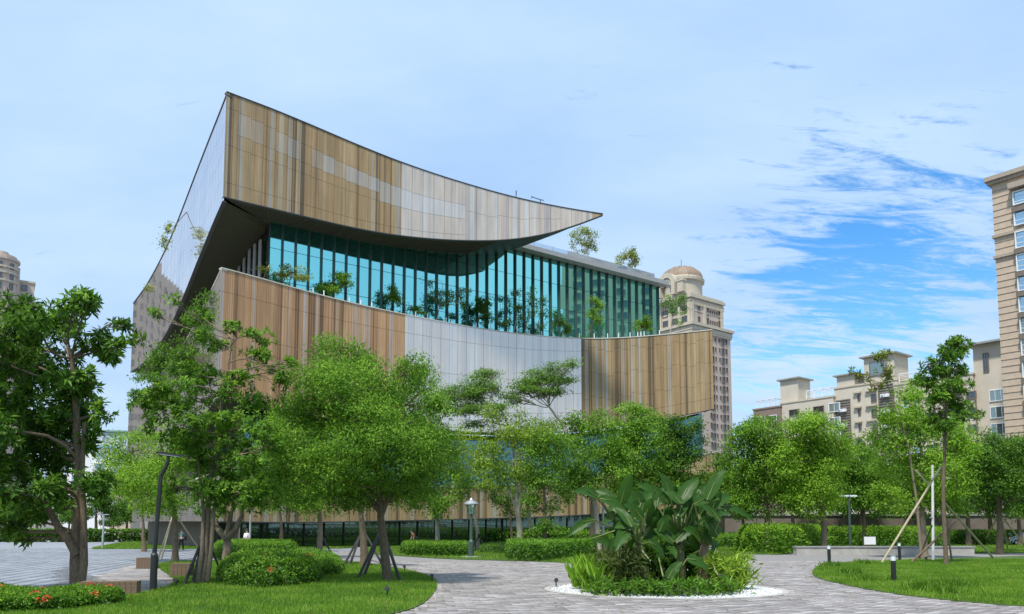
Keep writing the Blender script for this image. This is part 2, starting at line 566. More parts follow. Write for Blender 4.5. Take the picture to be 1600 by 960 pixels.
_r = [n for n in G_GRASS.node_tree.nodes if n.type == 'VALTORGB'][0].color_ramp
_r.elements[2].position = 0.86
_e = _r.elements.new(1.0); _e.color = (0.42, 0.36, 0.13, 1)      # a few dry blades
G_BAN = leafmat('broad glossy leaf', (0.034, 0.095, 0.012), (0.088, 0.185, 0.024), (0.19, 0.30, 0.055), rough=0.42, trans=0.30, spec=0.22)

# ------------------------------------------------------------------ the ground
PAVER = tintmat('grey paver', [(0.0, (0.195, 0.172, 0.158)), (0.5, (0.30, 0.272, 0.258)), (1.0, (0.44, 0.41, 0.395))], rough=0.6, bump=0.3)
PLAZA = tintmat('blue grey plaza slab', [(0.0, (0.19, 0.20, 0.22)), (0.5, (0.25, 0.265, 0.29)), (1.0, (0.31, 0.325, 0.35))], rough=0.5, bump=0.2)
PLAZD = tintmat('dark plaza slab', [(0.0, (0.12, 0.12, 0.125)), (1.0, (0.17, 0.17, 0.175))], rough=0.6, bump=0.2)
m_sand = flat('joint sand', (0.22, 0.21, 0.20), 0.9, var=0.25, scale=5)
m_soil = flat('soil and turf', (0.055, 0.10, 0.016), 0.95, var=0.4, scale=2.2, bump=0.5)
m_earth = flat('planting soil', (0.06, 0.045, 0.03), 0.95, var=0.3, scale=6, bump=0.5)
m_city = flat('city ground', (0.16, 0.16, 0.15), 0.9, var=0.2, scale=0.2)
m_pebble = tintmat('white pebble', [(0.0, (0.30, 0.30, 0.30)), (0.4, (0.50, 0.51, 0.52)), (1.0, (0.72, 0.73, 0.74))], rough=0.7, bump=0.2)

mb = MB(); mb.add([(-3000, -600, 0), (3000, -600, 0), (3000, 5000, 0), (-3000, 5000, 0)], [(0, 1, 2, 3)])
tag(mb.build('ground', m_city), kind='structure', label='grey city ground reaching to the horizon')


def G2(pts):
    return [tuple(gnd(px, py))[:2] for px, py in pts]


def smooth_poly(P, it=2, closed=True):
    P = [np.array(p, float) for p in P]
    for _ in range(it):
        Q = []
        n = len(P)
        for i in range(n):
            a, b = P[i], P[(i + 1) % n]
            Q += [a * 0.75 + b * 0.25, a * 0.25 + b * 0.75]
        P = Q
    return [tuple(p) for p in P]


def inside(poly, x, y):
    """vectorised point in polygon"""
    x = np.asarray(x); y = np.asarray(y)
    r = np.zeros(x.shape, bool)
    n = len(poly)
    for i in range(n):
        x0, y0 = poly[i]; x1, y1 = poly[(i + 1) % n]
        c = ((y0 > y) != (y1 > y)) & (x < (x1 - x0) * (y - y0) / (y1 - y0 + 1e-12) + x0)
        r ^= c
    return r


def sheet(name, poly, z, mat, skirt=0.0, **kw):
    mb = MB()
    n = len(poly)
    mb.add([(p[0], p[1], z) for p in poly], [tuple(range(n))])
    if skirt:
        mb.strip([(p[0], p[1], z) for p in poly + poly[:1]], [(p[0], p[1], z - skirt) for p in poly + poly[:1]])
    return tag(mb.build(name, mat), **kw)


# lawns: outlines read off the photograph on the ground plane
lawn_island = smooth_poly([(-11.8, 16.0), (-9.2, 19.5)] + G2([(258, 921), (272, 916), (272, 906), (246, 889), (248, 882), (290, 878), (360, 879), (470, 877), (540, 878), (600, 887), (642, 894), (676, 905), (685, 917), (676, 934), (650, 956)]) + [(-2.6, 14.5), (-6, 12.5), (-11, 13.5)], 2)
lawn_right = smooth_poly(G2([(1266, 896), (1284, 884), (1340, 880.5), (1430, 876.5), (1600, 869.5), (1800, 866)]) + [(40, 24), (20, 12.5)] + G2([(1640, 955), (1500, 943.5), (1400, 932), (1320, 917), (1276, 906)]), 2)
lawn_far = smooth_poly(G2([(130, 859.5), (180, 858.8), (315, 859), (470, 858), (566, 857.5), (560, 848), (470, 840.5), (320, 838.5), (230, 841), (180, 850)]), 2)
lawn_mid = smooth_poly(G2([(566, 866.5), (622, 869.5), (700, 874.8), (790, 877), (862, 880.5), (905, 883), (960, 884.5), (960, 866), (900, 856), (780, 850), (690, 850), (600, 852), (566, 858.5)]), 1)
lawn_side = smooth_poly(G2([(1118, 862), (1150, 866.5), (1240, 868), (1240, 858), (1160, 851), (1118, 852)]), 1)
lawn_back = smooth_poly(G2([(1500, 865.5), (1610, 865), (1700, 864), (1700, 850), (1560, 848.5), (1480, 850), (1440, 858), (1450, 866)]), 1)
bed_right = smooth_poly(G2([(1240, 860.5), (1560, 860.5), (1560, 846), (1240, 846)]), 1)
lawn_edge = smooth_poly(G2([(-60, 838), (-10, 836.8), (28, 833.8), (10, 832.4), (-60, 832.2)]), 1)
lawn_build = smooth_poly(G2([(560, 847), (760, 849.5), (960, 858), (1110, 852), (1110, 846), (960, 846), (700, 845), (480, 843.5)]), 1)
ALL_LAWNS = [lawn_island, lawn_right, lawn_far, lawn_mid, lawn_side, lawn_back, bed_right, lawn_edge, lawn_build]

# paved areas
paved = [(-60, 10), (60, 10), (75, 75), (30, 72), (-10, 72), (-60, 190), (-110, 260), (-170, 260), (-60, 60)]
sheet('path', [(-30, 9), (60, 9), (70, 66), (-12, 66), (-30, 40)], 0.012, m_sand, kind='structure', label='pale grey paved garden path curving round the planter')
plaza_poly = [(-75, 9), (-30, 9), (-30, 40), (-12, 66), (-20, 140), (-60, 250), (-170, 250), (-110, 60)]
sheet('plaza', plaza_poly, 0.008, flat('plaza base', (0.24, 0.25, 0.27), 0.55, var=0.12, scale=0.6), kind='structure', label='blue grey paved plaza')


def slabs(x, y, sx, sy, rot, z, h, jitter=0.004):
    """boxes without bottoms: verts and quads for many paving stones"""
    n = len(x)
    ca, sa = np.cos(rot), np.sin(rot)
    q = np.array([(-1, -1), (1, -1), (1, 1), (-1, 1)], float)
    ox = q[None, :, 0] * (sx / 2)[:, None]; oy = q[None, :, 1] * (sy / 2)[:, None]
    X = x[:, None] + ox * ca - oy * sa; Y = y[:, None] + ox * sa + oy * ca
    zt = z + h + rng.uniform(-jitter, jitter, (n, 1)) + rng.uniform(-0.0015, 0.0015, (n, 4))
    top = np.stack([X, Y, zt * np.ones((n, 4))], -1)
    bot = np.stack([X, Y, np.full((n, 4), z - 0.002)], -1)
    V = np.concatenate([top, bot], 1).reshape(-1, 3)
    f = np.array([(0, 1, 2, 3), (4, 5, 1, 0), (5, 6, 2, 1), (6, 7, 3, 2), (7, 4, 0, 3)])
    T = (f[None] + (np.arange(n) * 8)[:, None, None]).reshape(-1, 4)
    return V, T


def lay(area, pw, ph, rot, bond, avoid, x0, x1, y0, y1):
    ca, sa = math.cos(rot), math.sin(rot)
    cx, cy = (x0 + x1) / 2, (y0 + y1) / 2
    rr = max(x1 - x0, y1 - y0) * 0.75
    us = np.arange(-rr, rr, pw); vs = np.arange(-rr, rr, ph)
    U, Vv = np.meshgrid(us, vs)
    if bond: U = U + ((np.arange(len(vs)) % 2) * pw / 2)[:, None]
    x = cx + U * ca - Vv * sa; y = cy + U * sa + Vv * ca
    x, y = x.ravel(), y.ravel()
    k = (x > x0) & (x < x1) & (y > y0) & (y < y1)
    x, y = x[k], y[k]
    k = inside(area, x, y)
    for a in avoid: k &= ~inside(a, x, y)
    px = 800 + F * x / y
    k &= (px > -60) & (px < 1660)
    return x[k], y[k]


PLC = gnd(1037, 923.5)          # centre of the round planter
PLR = 3.05
disc = lambda c, r, n=48: [(c[0] + r * math.cos(2 * math.pi * k / n), c[1] + r * math.sin(2 * math.pi * k / n)) for k in range(n)]
planter_disc = disc(PLC, PLR + 0.16)
path_area = [(-9.5, 12), (40, 12), (48, 62), (-13, 62), (-13.5, 40), (-9.5, 20)]
timber_area = smooth_poly(G2([(150, 905), (215, 882), (246, 886), (268, 899), (275, 910), (268, 922), (212, 938), (140, 952), (110, 930)]), 1)
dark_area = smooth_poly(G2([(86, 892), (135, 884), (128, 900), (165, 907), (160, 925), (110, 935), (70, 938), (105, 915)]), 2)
timber_only = timber_area

x, y = lay(path_area, 0.40, 0.165, R(6), True, [lawn_island, lawn_right, lawn_mid, lawn_side, planter_disc, timber_area], -14, 30, 12.5, 42)
tint = rng.beta(1.3, 1.5, len(x))
order = np.argsort(y)
path_obj = bpy.data.objects['path']
near, rest = order[:230], order[230:]
V, T = slabs(np.zeros(1), np.zeros(1), np.array([0.392]), np.array([0.157]), R(6), 0.0, 0.03)
pav_meshes = [tri_mesh('paver', V, T, PAVER, np.full(5, t)) for t in np.linspace(0.08, 0.92, 7)]
for i in near:
    o = link('paver', pav_meshes[int(rng.integers(0, 7))], path_obj)
    o.location = (x[i], y[i], 0.012 + rng.uniform(-0.003, 0.003))
V, T = slabs(x[rest], y[rest], np.full(len(rest), 0.392), np.full(len(rest), 0.157), R(6), 0.012, 0.03)
tag(link('paver', tri_mesh('paver', V, T, PAVER, np.repeat(tint[rest], 5)), path_obj), kind='stuff')

plaza_obj = bpy.data.objects['plaza']
x, y = lay([(-60, 16), (-7, 16), (-13.5, 40), (-13, 62), (-20, 75), (-60, 75)], 0.62, 0.62, R(14), False, [lawn_island, lawn_far, lawn_edge, timber_area, dark_area, path_area], -60, -4, 20, 75)
V, T = slabs(x, y, np.full(len(x), 0.58), np.full(len(x), 0.58), R(14), 0.008, 0.03)
tag(link('plaza_slab', tri_mesh('plaza_slab', V, T, PLAZA, np.repeat(rng.beta(2, 2, len(x)), 5)), plaza_obj), kind='stuff')
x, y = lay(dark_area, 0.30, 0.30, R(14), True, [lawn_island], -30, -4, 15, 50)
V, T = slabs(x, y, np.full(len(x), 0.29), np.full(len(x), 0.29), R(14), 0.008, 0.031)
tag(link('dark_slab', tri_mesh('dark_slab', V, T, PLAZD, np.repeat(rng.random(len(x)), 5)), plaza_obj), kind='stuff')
x, y = lay(timber_area, 0.9, 0.20, R(8), True, [lawn_island, dark_area], -25, -4, 14, 50)
V, T = slabs(x, y, np.full(len(x), 0.885), np.full(len(x), 0.185), R(8), 0.008, 0.031)
tag(link('deck_plank', tri_mesh('deck_plank', V, T, PAVER, np.repeat(rng.beta(2, 2, len(x)), 5)), plaza_obj), kind='stuff')

for nm, poly, z, lab in (('lawn', lawn_island, 0.06, 'grass island round the flower bush and staked trees'), ('lawn', lawn_right, 0.06, 'grass lawn with bollards round the tall staked tree'),
                         ('lawn', lawn_far, 0.07, 'far grass lawn beside the plaza'), ('lawn', lawn_mid, 0.06, 'grass strip behind the clipped hedges'),
                         ('lawn', lawn_side, 0.06, 'small grass patch beside the big hedge'), ('lawn', lawn_back, 0.06, 'grass behind the low concrete wall'),
                         ('bed', bed_right, 0.055, 'planting bed behind the low concrete wall'), ('lawn', lawn_edge, 0.06, 'grass at the edge of the plaza'), ('lawn', lawn_build, 0.065, 'grass along the foot of the library')):
    sheet(nm, poly, z, m_soil, skirt=0.06, kind='structure', label=lab)

# ------------------------------------------------------------------ the library
LIB = thing('library_building', 'large library with curved bands of striped tan panels and teal glass', 'library', (0, 70, 0))
LOFF = Vector((0, -70, 0))


def lib(name, me_or_mb, mat=None, parent=None, kind=None, smooth=False):
    me = me_or_mb.mesh(name, mat, smooth) if isinstance(me_or_mb, MB) else me_or_mb
    o = link(name, me, parent or LIB)
    if (parent or LIB) is LIB: o.location = LOFF
    if kind: o['kind'] = kind
    return o


def plan(px0, Y0, knots, px_end, ds=0.25):
    """a plan curve: starts at picture column px0, depth Y0 and runs with the azimuth given at each column"""
    X, Y = (px0 - 800) / F * Y0, Y0
    kp = [k[0] for k in knots]; ka = [k[1] for k in knots]
    sgn = 1 if px_end > px0 else -1
    if sgn < 0: kp, ka = kp[::-1], ka[::-1]
    pts = [(X, Y)]
    for _ in range(2000):
        px = 800 + F * X / Y
        if (px - px_end) * sgn >= 0: break
        a = R(float(np.interp(px, kp, ka)))
        X += math.sin(a) * ds; Y += math.cos(a) * ds
        pts.append((X, Y))
    return np.array(pts)


class Band:
    def __init__(s, P, top, bot, deg=3):
        s.P = P
        n = len(P)
        s.S = np.concatenate([[0], np.cumsum(np.hypot(*np.diff(P, axis=0).T))])
        px = 800 + F * P[:, 0] / P[:, 1]
        s.px = px.copy()

        def zs(c):
            cx = np.array([q[0] for q in c], float); cy = np.array([q[1] for q in c], float)
            if cx[0] > cx[-1]: cx, cy = cx[::-1], cy[::-1]
            z = np.array([0.0] * n)
            for i in range(n):
                X, Y = P[i]
                q = px[i]; zz = 20.0
                for _ in range(5):
                    zz = at(q, float(np.interp(q, cx, cy)), Y).z
                    q = proj(X, Y, zz)[0]
                z[i] = zz
            k = min(31, n // 4 * 2 + 1)
            if k > 3:       # gentle smoothing, ends kept
                zp = np.concatenate([2 * z[0] - z[1:k][::-1], z, 2 * z[-1] - z[-k:-1][::-1]])
                z = np.convolve(zp, np.ones(k) / k, 'same')[k - 1:-(k - 1)]
            return z
        s.zt, s.zb = zs(top), zs(bot)
        s.px = np.array([proj(X, Y, (a_ + b_) / 2)[0] for (X, Y), a_, b_ in zip(P, s.zt, s.zb)])
        s.zb = np.minimum(s.zb, s.zt - 0.02)
        s.L = s.S[-1]

    def xy(s, t): return np.interp(t, s.S, s.P[:, 0]), np.interp(t, s.S, s.P[:, 1])
    def top(s, t): return float(np.interp(t, s.S, s.zt))
    def bot(s, t): return float(np.interp(t, s.S, s.zb))
    def col(s, t): return float(np.interp(t, s.S, s.px))
    def s_at(s, px):
        o = np.argsort(s.px)
        return float(np.interp(px, s.px[o], s.S[o]))

    def normal(s, t):
        a = s.xy(max(0, t - 0.3)); b = s.xy(min(s.L, t + 0.3))
        d = Vector((b[0] - a[0], b[1] - a[1], 0)).normalized()
        n = Vector((d.y, -d.x, 0))
        c = s.xy(t)
        if n.x * -c[0] + n.y * -c[1] < 0: n = -n
        return n

    def backing(s, off=-0.07):
        mb = MB()
        A, B = [], []
        for t in np.linspace(0, s.L, 90):
            q = s.xy(t); n = s.normal(t) * off
            A.append((q[0] + n.x, q[1] + n.y, s.top(t) - 0.01)); B.append((q[0] + n.x, q[1] + n.y, s.bot(t) + 0.01))
        return mb.strip(A, B)

    def cap(s, mb, z, wd, h, out=0.06):
        """a coping that follows the edge given by z()"""
        prev = None
        ts = np.linspace(0, s.L, 60)
        rows = []
        for t in ts:
            q = s.xy(t); n = s.normal(t); zz = z(t)
            o_ = Vector((q[0], q[1], 0)) + n * out; i_ = Vector((q[0], q[1], 0)) - n * wd
            rows.append([(o_.x, o_.y, zz), (o_.x, o_.y, zz + h), (i_.x, i_.y, zz + h), (i_.x, i_.y, zz)])
        for k in range(4):
            mb.strip([r[k] for r in rows], [r[(k + 1) % 4] for r in rows])
        mb.add(rows[0], [(0, 1, 2, 3)]); mb.add(rows[-1], [(3, 2, 1, 0)])
        return mb


def panel(name, bd, s0, s1, fz0, fz1, mats, g=0.013, th=0.07, tilt=0.0):
    """one cladding panel between two stations; fz0/fz1(t) give its lower and upper height"""
    a, b = s0 + g, s1 - g
    vs = []
    for t, k in ((a, 0.0), (b, tilt)):
        q = bd.xy(t); n = bd.normal(t)
        for z in (fz0(t) + g, fz1(t) - g):
            vs.append((q[0] + n.x * k, q[1] + n.y * k, z))
    for t in (a, b):
        q = bd.xy(t); n = bd.normal(t)
        for z in (fz0(t) + g, fz1(t) - g):
            vs.append((q[0] - n.x * th, q[1] - n.y * th, z))
    fs = [(0, 2, 3, 1), (0, 1, 5, 4), (2, 6, 7, 3), (1, 3, 7, 5), (0, 4, 6, 2)]
    return vs, fs, (a, b)


def panel_mesh(name, items, mat):
    mb = MB(); us = []
    for vs, fs, (a, b) in items:
        mb.add(vs, fs)
        u = [a, a, b, b, a, a, b, b]
        for f in fs:
            us += [(u[i], vs[i][2]) for i in f]
    me = mb.mesh(name, mat)
    uv = me.uv_layers.new(name='UVMap')
    uv.data.foreach_set('uv', np.array(us, np.float32).ravel())
    return me


# --- plan curves
P3 = plan(333.5, 70.0, [(334, 50), (470, 54), (640, 63), (720, 70), (800, 76), (940, 83)], 943)
P3L = plan(333.5, 70.0, [(334, -32), (285, -36), (240, -40), (196, -45)], 197)
P2 = plan(334.5, 69.0, [(335, 45), (450, 46), (735, 56.5), (850, 62), (910, 67), (1000, 76), (1118, 82)], 1118.5)
P2L = plan(334.5, 69.0, [(335, -38), (196, -42)], 196)
P1 = plan(345, 71.0, [(345, 45), (450, 46), (735, 56.5), (850, 62), (910, 67), (1000, 76), (1120, 82)], 1120)
P1L = plan(345, 71.0, [(345, -38), (205, -42)], 208)
TOP3 = [(356, 144.5), (390, 157), (470, 189), (580, 236.5), (657, 265.5), (750, 294.5), (807, 310), (847, 319), (895, 328), (940, 335)]
BOT3 = [(352, 307), (410, 322), (470, 336), (520, 348), (570, 359.5), (610, 366), (660, 372), (735, 376), (775, 376), (820, 372.5), (845, 368), (885, 357.5), (910, 349), (930, 340), (940, 335.5)]
TOP3L = [(356, 144.5), (330, 210), (300, 287), (274, 357), (245, 420), (228, 448), (211, 475)]
BOT3L = [(352, 307), (340, 330), (330, 356), (312, 400), (297, 435), (287, 465), (269, 505), (255, 530), (245, 545), (225, 568), (208, 581)]
TOP2 = [(347, 419.5), (405, 435), (480, 456.5), (560, 477), (610, 487.5), (660, 497.5), (710, 507.5), (760, 516), (810, 522.5), (860, 527.5), (910, 530), (960, 529.5), (1010, 526), (1060, 521.5), (1112, 516)]
BOT2 = [(343, 617), (424, 638), (520, 656), (620, 667), (714, 674), (800, 677.5), (870, 676), (960, 668), (1026, 658), (1114, 639)]
TOP2L = [(347, 419.5), (330, 455), (312, 495), (285, 545), (250, 590), (206, 634)]
BOT2L = [(343, 617), (320, 650), (280, 690), (240, 720), (206, 740)]
TOP1 = [(350, 735), (500, 752), (600, 759), (700, 762), (785, 760), (900, 751), (1000, 735), (1085, 713.5), (1117, 706.5)]
BOT1 = [(350, 815), (460, 816.5), (690, 812), (863, 807), (953, 802), (1040, 796), (1117, 788)]
TOP1L = [(350, 735), (300, 752), (215, 775)]
BOT1L = [(350, 815), (300, 815), (215, 815)]
B3, B3L = Band(P3, TOP3, BOT3), Band(P3L, TOP3L, BOT3L)
B2, B2L = Band(P2, TOP2, BOT2), Band(P2L, TOP2L, BOT2L)
B1, B1L = Band(P1, TOP1, BOT1), Band(P1L, TOP1L, BOT1L)


def zf(bd, f):
    return lambda t: bd.bot(t) + (bd.top(t) - bd.bot(t)) * (1 - (f(t) if callable(f) else f))


def clad(bd, part, wcol, rows, choose, maxsingle, count, min_h=0.25, tilt=0.0):
    """columns of panels along a band. rows(px) gives the row breaks as fractions from the top"""
    n = max(1, int(round(bd.L / wcol)))
    w_ = bd.L / n
    left = {}
    for i in range(n):
        s0, s1 = i * w_, (i + 1) * w_
        px = bd.col((s0 + s1) / 2)
        br = rows(px, i)
        hh = bd.top((s0 + s1) / 2) - bd.bot((s0 + s1) / 2)
        if hh < 1.2: br = [0, 1]
        for r in range(len(br) - 1):
            f0, f1 = br[r], br[r + 1]
            mat, nm = choose(px, r, i, f0)
            it = panel('panel', bd, s0, s1, zf(bd, f1), zf(bd, f0), None, tilt=tilt)
            if count[0] < maxsingle and r < 4 and hh * (f1 - f0) > min_h:
                count[0] += 1
                o = link(nm, panel_mesh(nm, [it], mat), part)
            else:
                left.setdefault((nm, mat), []).append(it)
    for (nm, mat), its in left.items():
        link(nm, panel_mesh(nm, its, mat), part)['kind'] = 'stuff'


def rows3(px, i):
    k = max(0.0, min(1.0, (px - 356) / 300))
    if px > 722: return [0, 0.5 + 0.05 * ((i % 3) - 1) * 0.4, 1] if px < 870 else [0, 1]
    a = 0.14 + 0.24 * k; b = 0.50 + 0.13 * k; c = 0.86 + 0.05 * k
    if 372 < px: return [0, a * 0.98, a + (b - a) * 0.62, b, c, 1] if px < 600 else [0, a, b, c, 1]
    return [0, a, b, c, 1]


def choose3(px, r, i, f0):
    if 372 < px < 600 and r == 1:
        return ((m_strA, m_strW, m_strW)[i % 3] if px < 500 else (m_strV, m_strW, m_strV, m_strV)[(i * 5) % 4], 'window_panel')
    if 600 <= px < 722 and r == 1:
        return (m_strV, 'window_panel') if px < 632 else (m_strN, 'window_panel')
    if px < 632: return (m_strA, 'cladding_panel')
    if px > 922: return (m_strA, 'cladding_panel')
    return (m_strM, 'cladding_panel')  # middle stretch: sky reflection painted in as paler panels


def choose2(px, r, i, f0):
    if px < 628: return (m_strB, 'cladding_panel')
    if px < 911: return (m_strG, 'cladding_panel')  # centre panels carry the painted sky reflection under their gloss
    return (m_strA, 'cladding_panel')


cnt = [0]
upper = lib('upper_band', B3.backing(), m_joint)
clad(B3, upper, 1.2, rows3, choose3, 158, cnt)
middle = lib('middle_band', B2.backing(), m_joint)


def rows2(px, i):
    j = 0.012 * ((i * 7) % 5 - 2) if px > 911 else 0.0
    if px > 911: return [0, 0.12 + j, 0.40 + j, 0.66 + j, 0.86, 1]
    k = (px - 345) / 560
    return [0, 0.18 - 0.04 * k, 0.49 - 0.03 * k, 0.60, 0.80, 1]


cnt[0] = 0
B2t = B2
clad(B2, middle, 1.08, rows2, choose2, 138, cnt, tilt=0.0)
lower = lib('lower_band', B1.backing(), m_joint)
cnt[0] = 9999
clad(B1, lower, 1.1, lambda px, i: [0, 0.45, 1], lambda px, r, i, f: (m_strA, 'cladding_panel'), 0, cnt)
for bd, nm, rows in ((B3L, 'upper_side_band', [0, .25, .5, .75, 1]), (B2L, 'middle_side_band', [0, .25, .5, .75, 1]), (B1L, 'lower_side_band', [0, .5, 1])):
    o = lib(nm, bd.backing(), m_joint)
    clad(bd, o, 1.2, lambda px, i: rows, lambda px, r, i, f: (m_strS, 'cladding_panel'), 0, cnt)
# edge trims
for bd, z, m, wd, h in ((B3, B3.top, m_edge, 0.5, 0.10), (B3L, B3L.top, m_edge, 0.5, 0.12), (B2, B2.top, m_coping, 0.5, 0.10), (B2L, B2L.top, m_coping, 0.5, 0.10),
                        (B1, B1.top, m_coping, 0.5, 0.12), (B1L, B1L.top, m_coping, 0.5, 0.12),
                        (B3, lambda t: B3.bot(t) - 0.10, m_edge, 0.3, 0.09), (B2, lambda t: B2.bot(t) - 0.10, m_edge, 0.3, 0.09), (B1, lambda t: B1.bot(t) - 0.10, m_edge, 0.3, 0.09),
                        (B3L, lambda t: B3L.bot(t) - 0.10, m_edge, 0.3, 0.09), (B2L, lambda t: B2L.bot(t) - 0.10, m_edge, 0.3, 0.09)):
    lib('coping' if m is m_coping else 'edge_trim', bd.cap(MB(), z, wd, h), m)

# --- the glazed storey
GA = math.radians(54)
gd = Vector((math.sin(GA), math.cos(GA), 0)); gn = Vector((math.cos(GA), -math.sin(GA), 0))
S_R = at(1045, 441, 108.0)                 # right end of the roof slab
SLAB_Z = S_R.z; S_R.z = 0
GL_R = S_R - gd * 0.9 - gn * 1.3
GLEN = 54.5
GL_L = GL_R - gd * GLEN
ld = Vector((-math.sin(R(38)), math.cos(R(38)), 0))
NFIN = 40
step = GLEN / NFIN
glz = lib('glazed_storey', MB().add([GL_L - gn * 0.35 + Vector((0, 0, 18)), GL_R - gn * 0.35 + Vector((0, 0, 18)), GL_R - gn * 0.35 + Vector((0, 0, SLAB_Z - 0.3)), GL_L - gn * 0.35 + Vector((0, 0, SLAB_Z - 0.3))], [(0, 1, 2, 3)]), m_edge)
zrows = [20.4, 23.0, 26.2, 29.4, 32.4, SLAB_Z - 0.55]


def pane_me(wd, h):
    return MB().box((wd / 2, 0, h / 2), (wd - 0.07, 0.03, h - 0.05)).mesh('glass_pane', m_glass)


pmes = [pane_me(step, zrows[k + 1] - zrows[k]) for k in range(len(zrows) - 1)]
fin_me = MB().box((0, -0.12, (SLAB_Z - 0.5 - 20.0) / 2), (0.10, 0.34, SLAB_Z - 0.5 - 20.0)).mesh('glass_fin', m_fin)
rz = math.atan2(gd.y, gd.x)
for i in range(NFIN + 1):
    p = GL_L + gd * (i * step)
    o = link('glass_fin', fin_me, glz); o.location = p + Vector((0, 0, 20.0)); o.rotation_euler = (0, 0, rz)
    if i == NFIN: break
    for k in range(len(zrows) - 1):
        # panes that the overhang hides are left out
        o = link('glass_pane', pmes[k], glz)
        o.location = p + Vector((0, 0, zrows[k]))
        o.rotation_euler = (rng.normal(0, 0.0012), rng.normal(0, 0.0012), rz + rng.normal(0, 0.0018))
# the glazed return on the left, under the overhang
glr = lib('glazed_return', MB().add([GL_L + Vector((0, 0, 14)), GL_L + ld * 26 + Vector((0, 0, 10)), GL_L + ld * 26 + Vector((0, 0, 26)), GL_L + Vector((0, 0, 31))], [(0, 1, 2, 3)]), m_glassd)
lmb = MB()
for k in range(1, 16):
    q = GL_L + ld * (k * 1.5)
    lmb.box((q.x - 0.25, q.y - 0.2, 22), (0.12, 0.5, 17), rz=R(38))
lib('mullion', lmb, m_slab, kind='stuff')
# roof slab with its thin fascia and soffit
a, b = S_R - gd * 40, S_R
back = -gn * 17
mbs = MB()
z0, z1 = SLAB_Z - 0.45, SLAB_Z + 0.12
q = [a, b, b + back, a + back]
mbs.prism([(v.x, v.y) for v in q], z0, z1)
slab = lib('roof_slab', mbs, m_slab)
zr = SLAB_Z + 0.12
rpost = MB().box((0, 0, 0.55), (0.05, 0.05, 1.1)).mesh('railing_post', m_steel)
rpane = MB().box((1.5, 0, 0.58), (2.9, 0.02, 0.95)).mesh('railing_pane', m_rail)
for i in range(11):
    p = b - gd * (1.6 + i * 3.0) - gn * 1.2
    o = link('railing_post', rpost, slab); o.location = p + Vector((0, 0, zr)); o.rotation_euler.z = rz
    if i:
        o = link('railing_pane', rpane, slab); o.location = p + Vector((0, 0, zr)); o.rotation_euler.z = rz
for i in range(4):
    p = b - gd * 1.6 - gn * (1.2 + 3.0 * i)
    o = link('railing_post', rpost, slab); o.location = p + Vector((0, 0, zr)); o.rotation_euler.z = rz
    o = link('railing_pane', rpane, slab); o.location = p + Vector((0, 0, zr)); o.rotation_euler.z = rz + R(90)

# --- soffits, terraces, roof: the floors between bands and glass


def foot(p, zoff=0.0):
    """nearest point of the glass line for a point of the front"""
    v = Vector((p[0], p[1], 0)) - GL_L
    t = max(0.0, min(GLEN, v.dot(gd)))
    return GL_L + gd * t


ts3 = np.linspace(0, B3.L, 60)
A = [(*B3.xy(t), B3.bot(t) - 0.02) for t in ts3]
GT = SLAB_Z - 0.5


def inn(t):
    """inner edge of the overhang: the glass line, drawn in towards the pointed tip"""
    f = foot(B3.xy(t)); c_ = B3.col(t)
    k = min(1.0, max(0.0, (c_ - 865) / 60.0)); k = k * k * (3 - 2 * k)
    o_ = Vector((*B3.xy(t), 0)); w_ = 2.2 * min(1.0, max(0.02, (B3.L - t) / 6.0))
    g = o_ + (f - o_).normalized() * w_
    return f * (1 - k) + g * k


Bq = []
zc = B3.bot(0)
for t in ts3:
    f = inn(t); k = t / B3.L
    free = min(1.0, max(0.0, (B3.col(t) - 865) / 40.0))
    Bq.append((f.x, f.y, min(GT + 6 * free, B3.bot(t) + 0.5 * k * (1 - free) + 0.02, B3.top(t) - 0.16)))
sof = MB().strip(A, Bq)
corner_in = Bq[0]
tsl = np.linspace(0, B3L.L, 40)
AL = [(*B3L.xy(t), B3L.bot(t) - 0.02) for t in tsl]
BL = []
for t, a_ in zip(tsl, AL):
    v = GL_L + ld * (t * 0.97)
    BL.append((v.x, v.y, a_[2] + 0.1 if t > 0 else corner_in[2]))
sof.strip(AL, BL)
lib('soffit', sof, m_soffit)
# fine ribs hung under the front soffit
rib = MB()
for k in range(1, 9):
    w_ = k / 9.0
    rib.tube([tuple(Vector(a_) * (1 - w_) + Vector(b_) * w_ - Vector((0, 0, 0.05))) for a_, b_ in zip(A[:44:2], Bq[:44:2])], 0.045, 4)
for j in range(0, 44, 2):
    rib.tube([Vector(A[j]) - Vector((0, 0, 0.03)), Vector(Bq[j]) - Vector((0, 0, 0.03))], 0.04, 4)
lib('soffit_rib', rib, flat('soffit rib', (0.09, 0.085, 0.06), 0.5), kind='stuff')
# roof deck of the upper band and the inner faces
rf = MB().strip([(*B3.xy(t), B3.top(t) - 0.15) for t in ts3], [(inn(t).x, inn(t).y, B3.top(t) - 0.15) for t in ts3])
rf.strip([(*B3L.xy(t), B3L.top(t) - 0.15) for t in tsl], [(b_[0], b_[1], B3L.top(t) - 0.15) for t, b_ in zip(tsl, BL)])
rf.strip([(inn(t).x, inn(t).y, B3.top(t) - 0.15) for t in ts3], Bq)
rf.strip([(b_[0], b_[1], B3L.top(t) - 0.15) for t, b_ in zip(tsl, BL)], BL)
e = tsl[-1]
rf.add([(*B3L.xy(e), B3L.top(e) - .15), (BL[-1][0], BL[-1][1], B3L.top(e) - .15), BL[-1], AL[-1]], [(0, 1, 2, 3)])
lib('upper_roof', rf, m_slab)
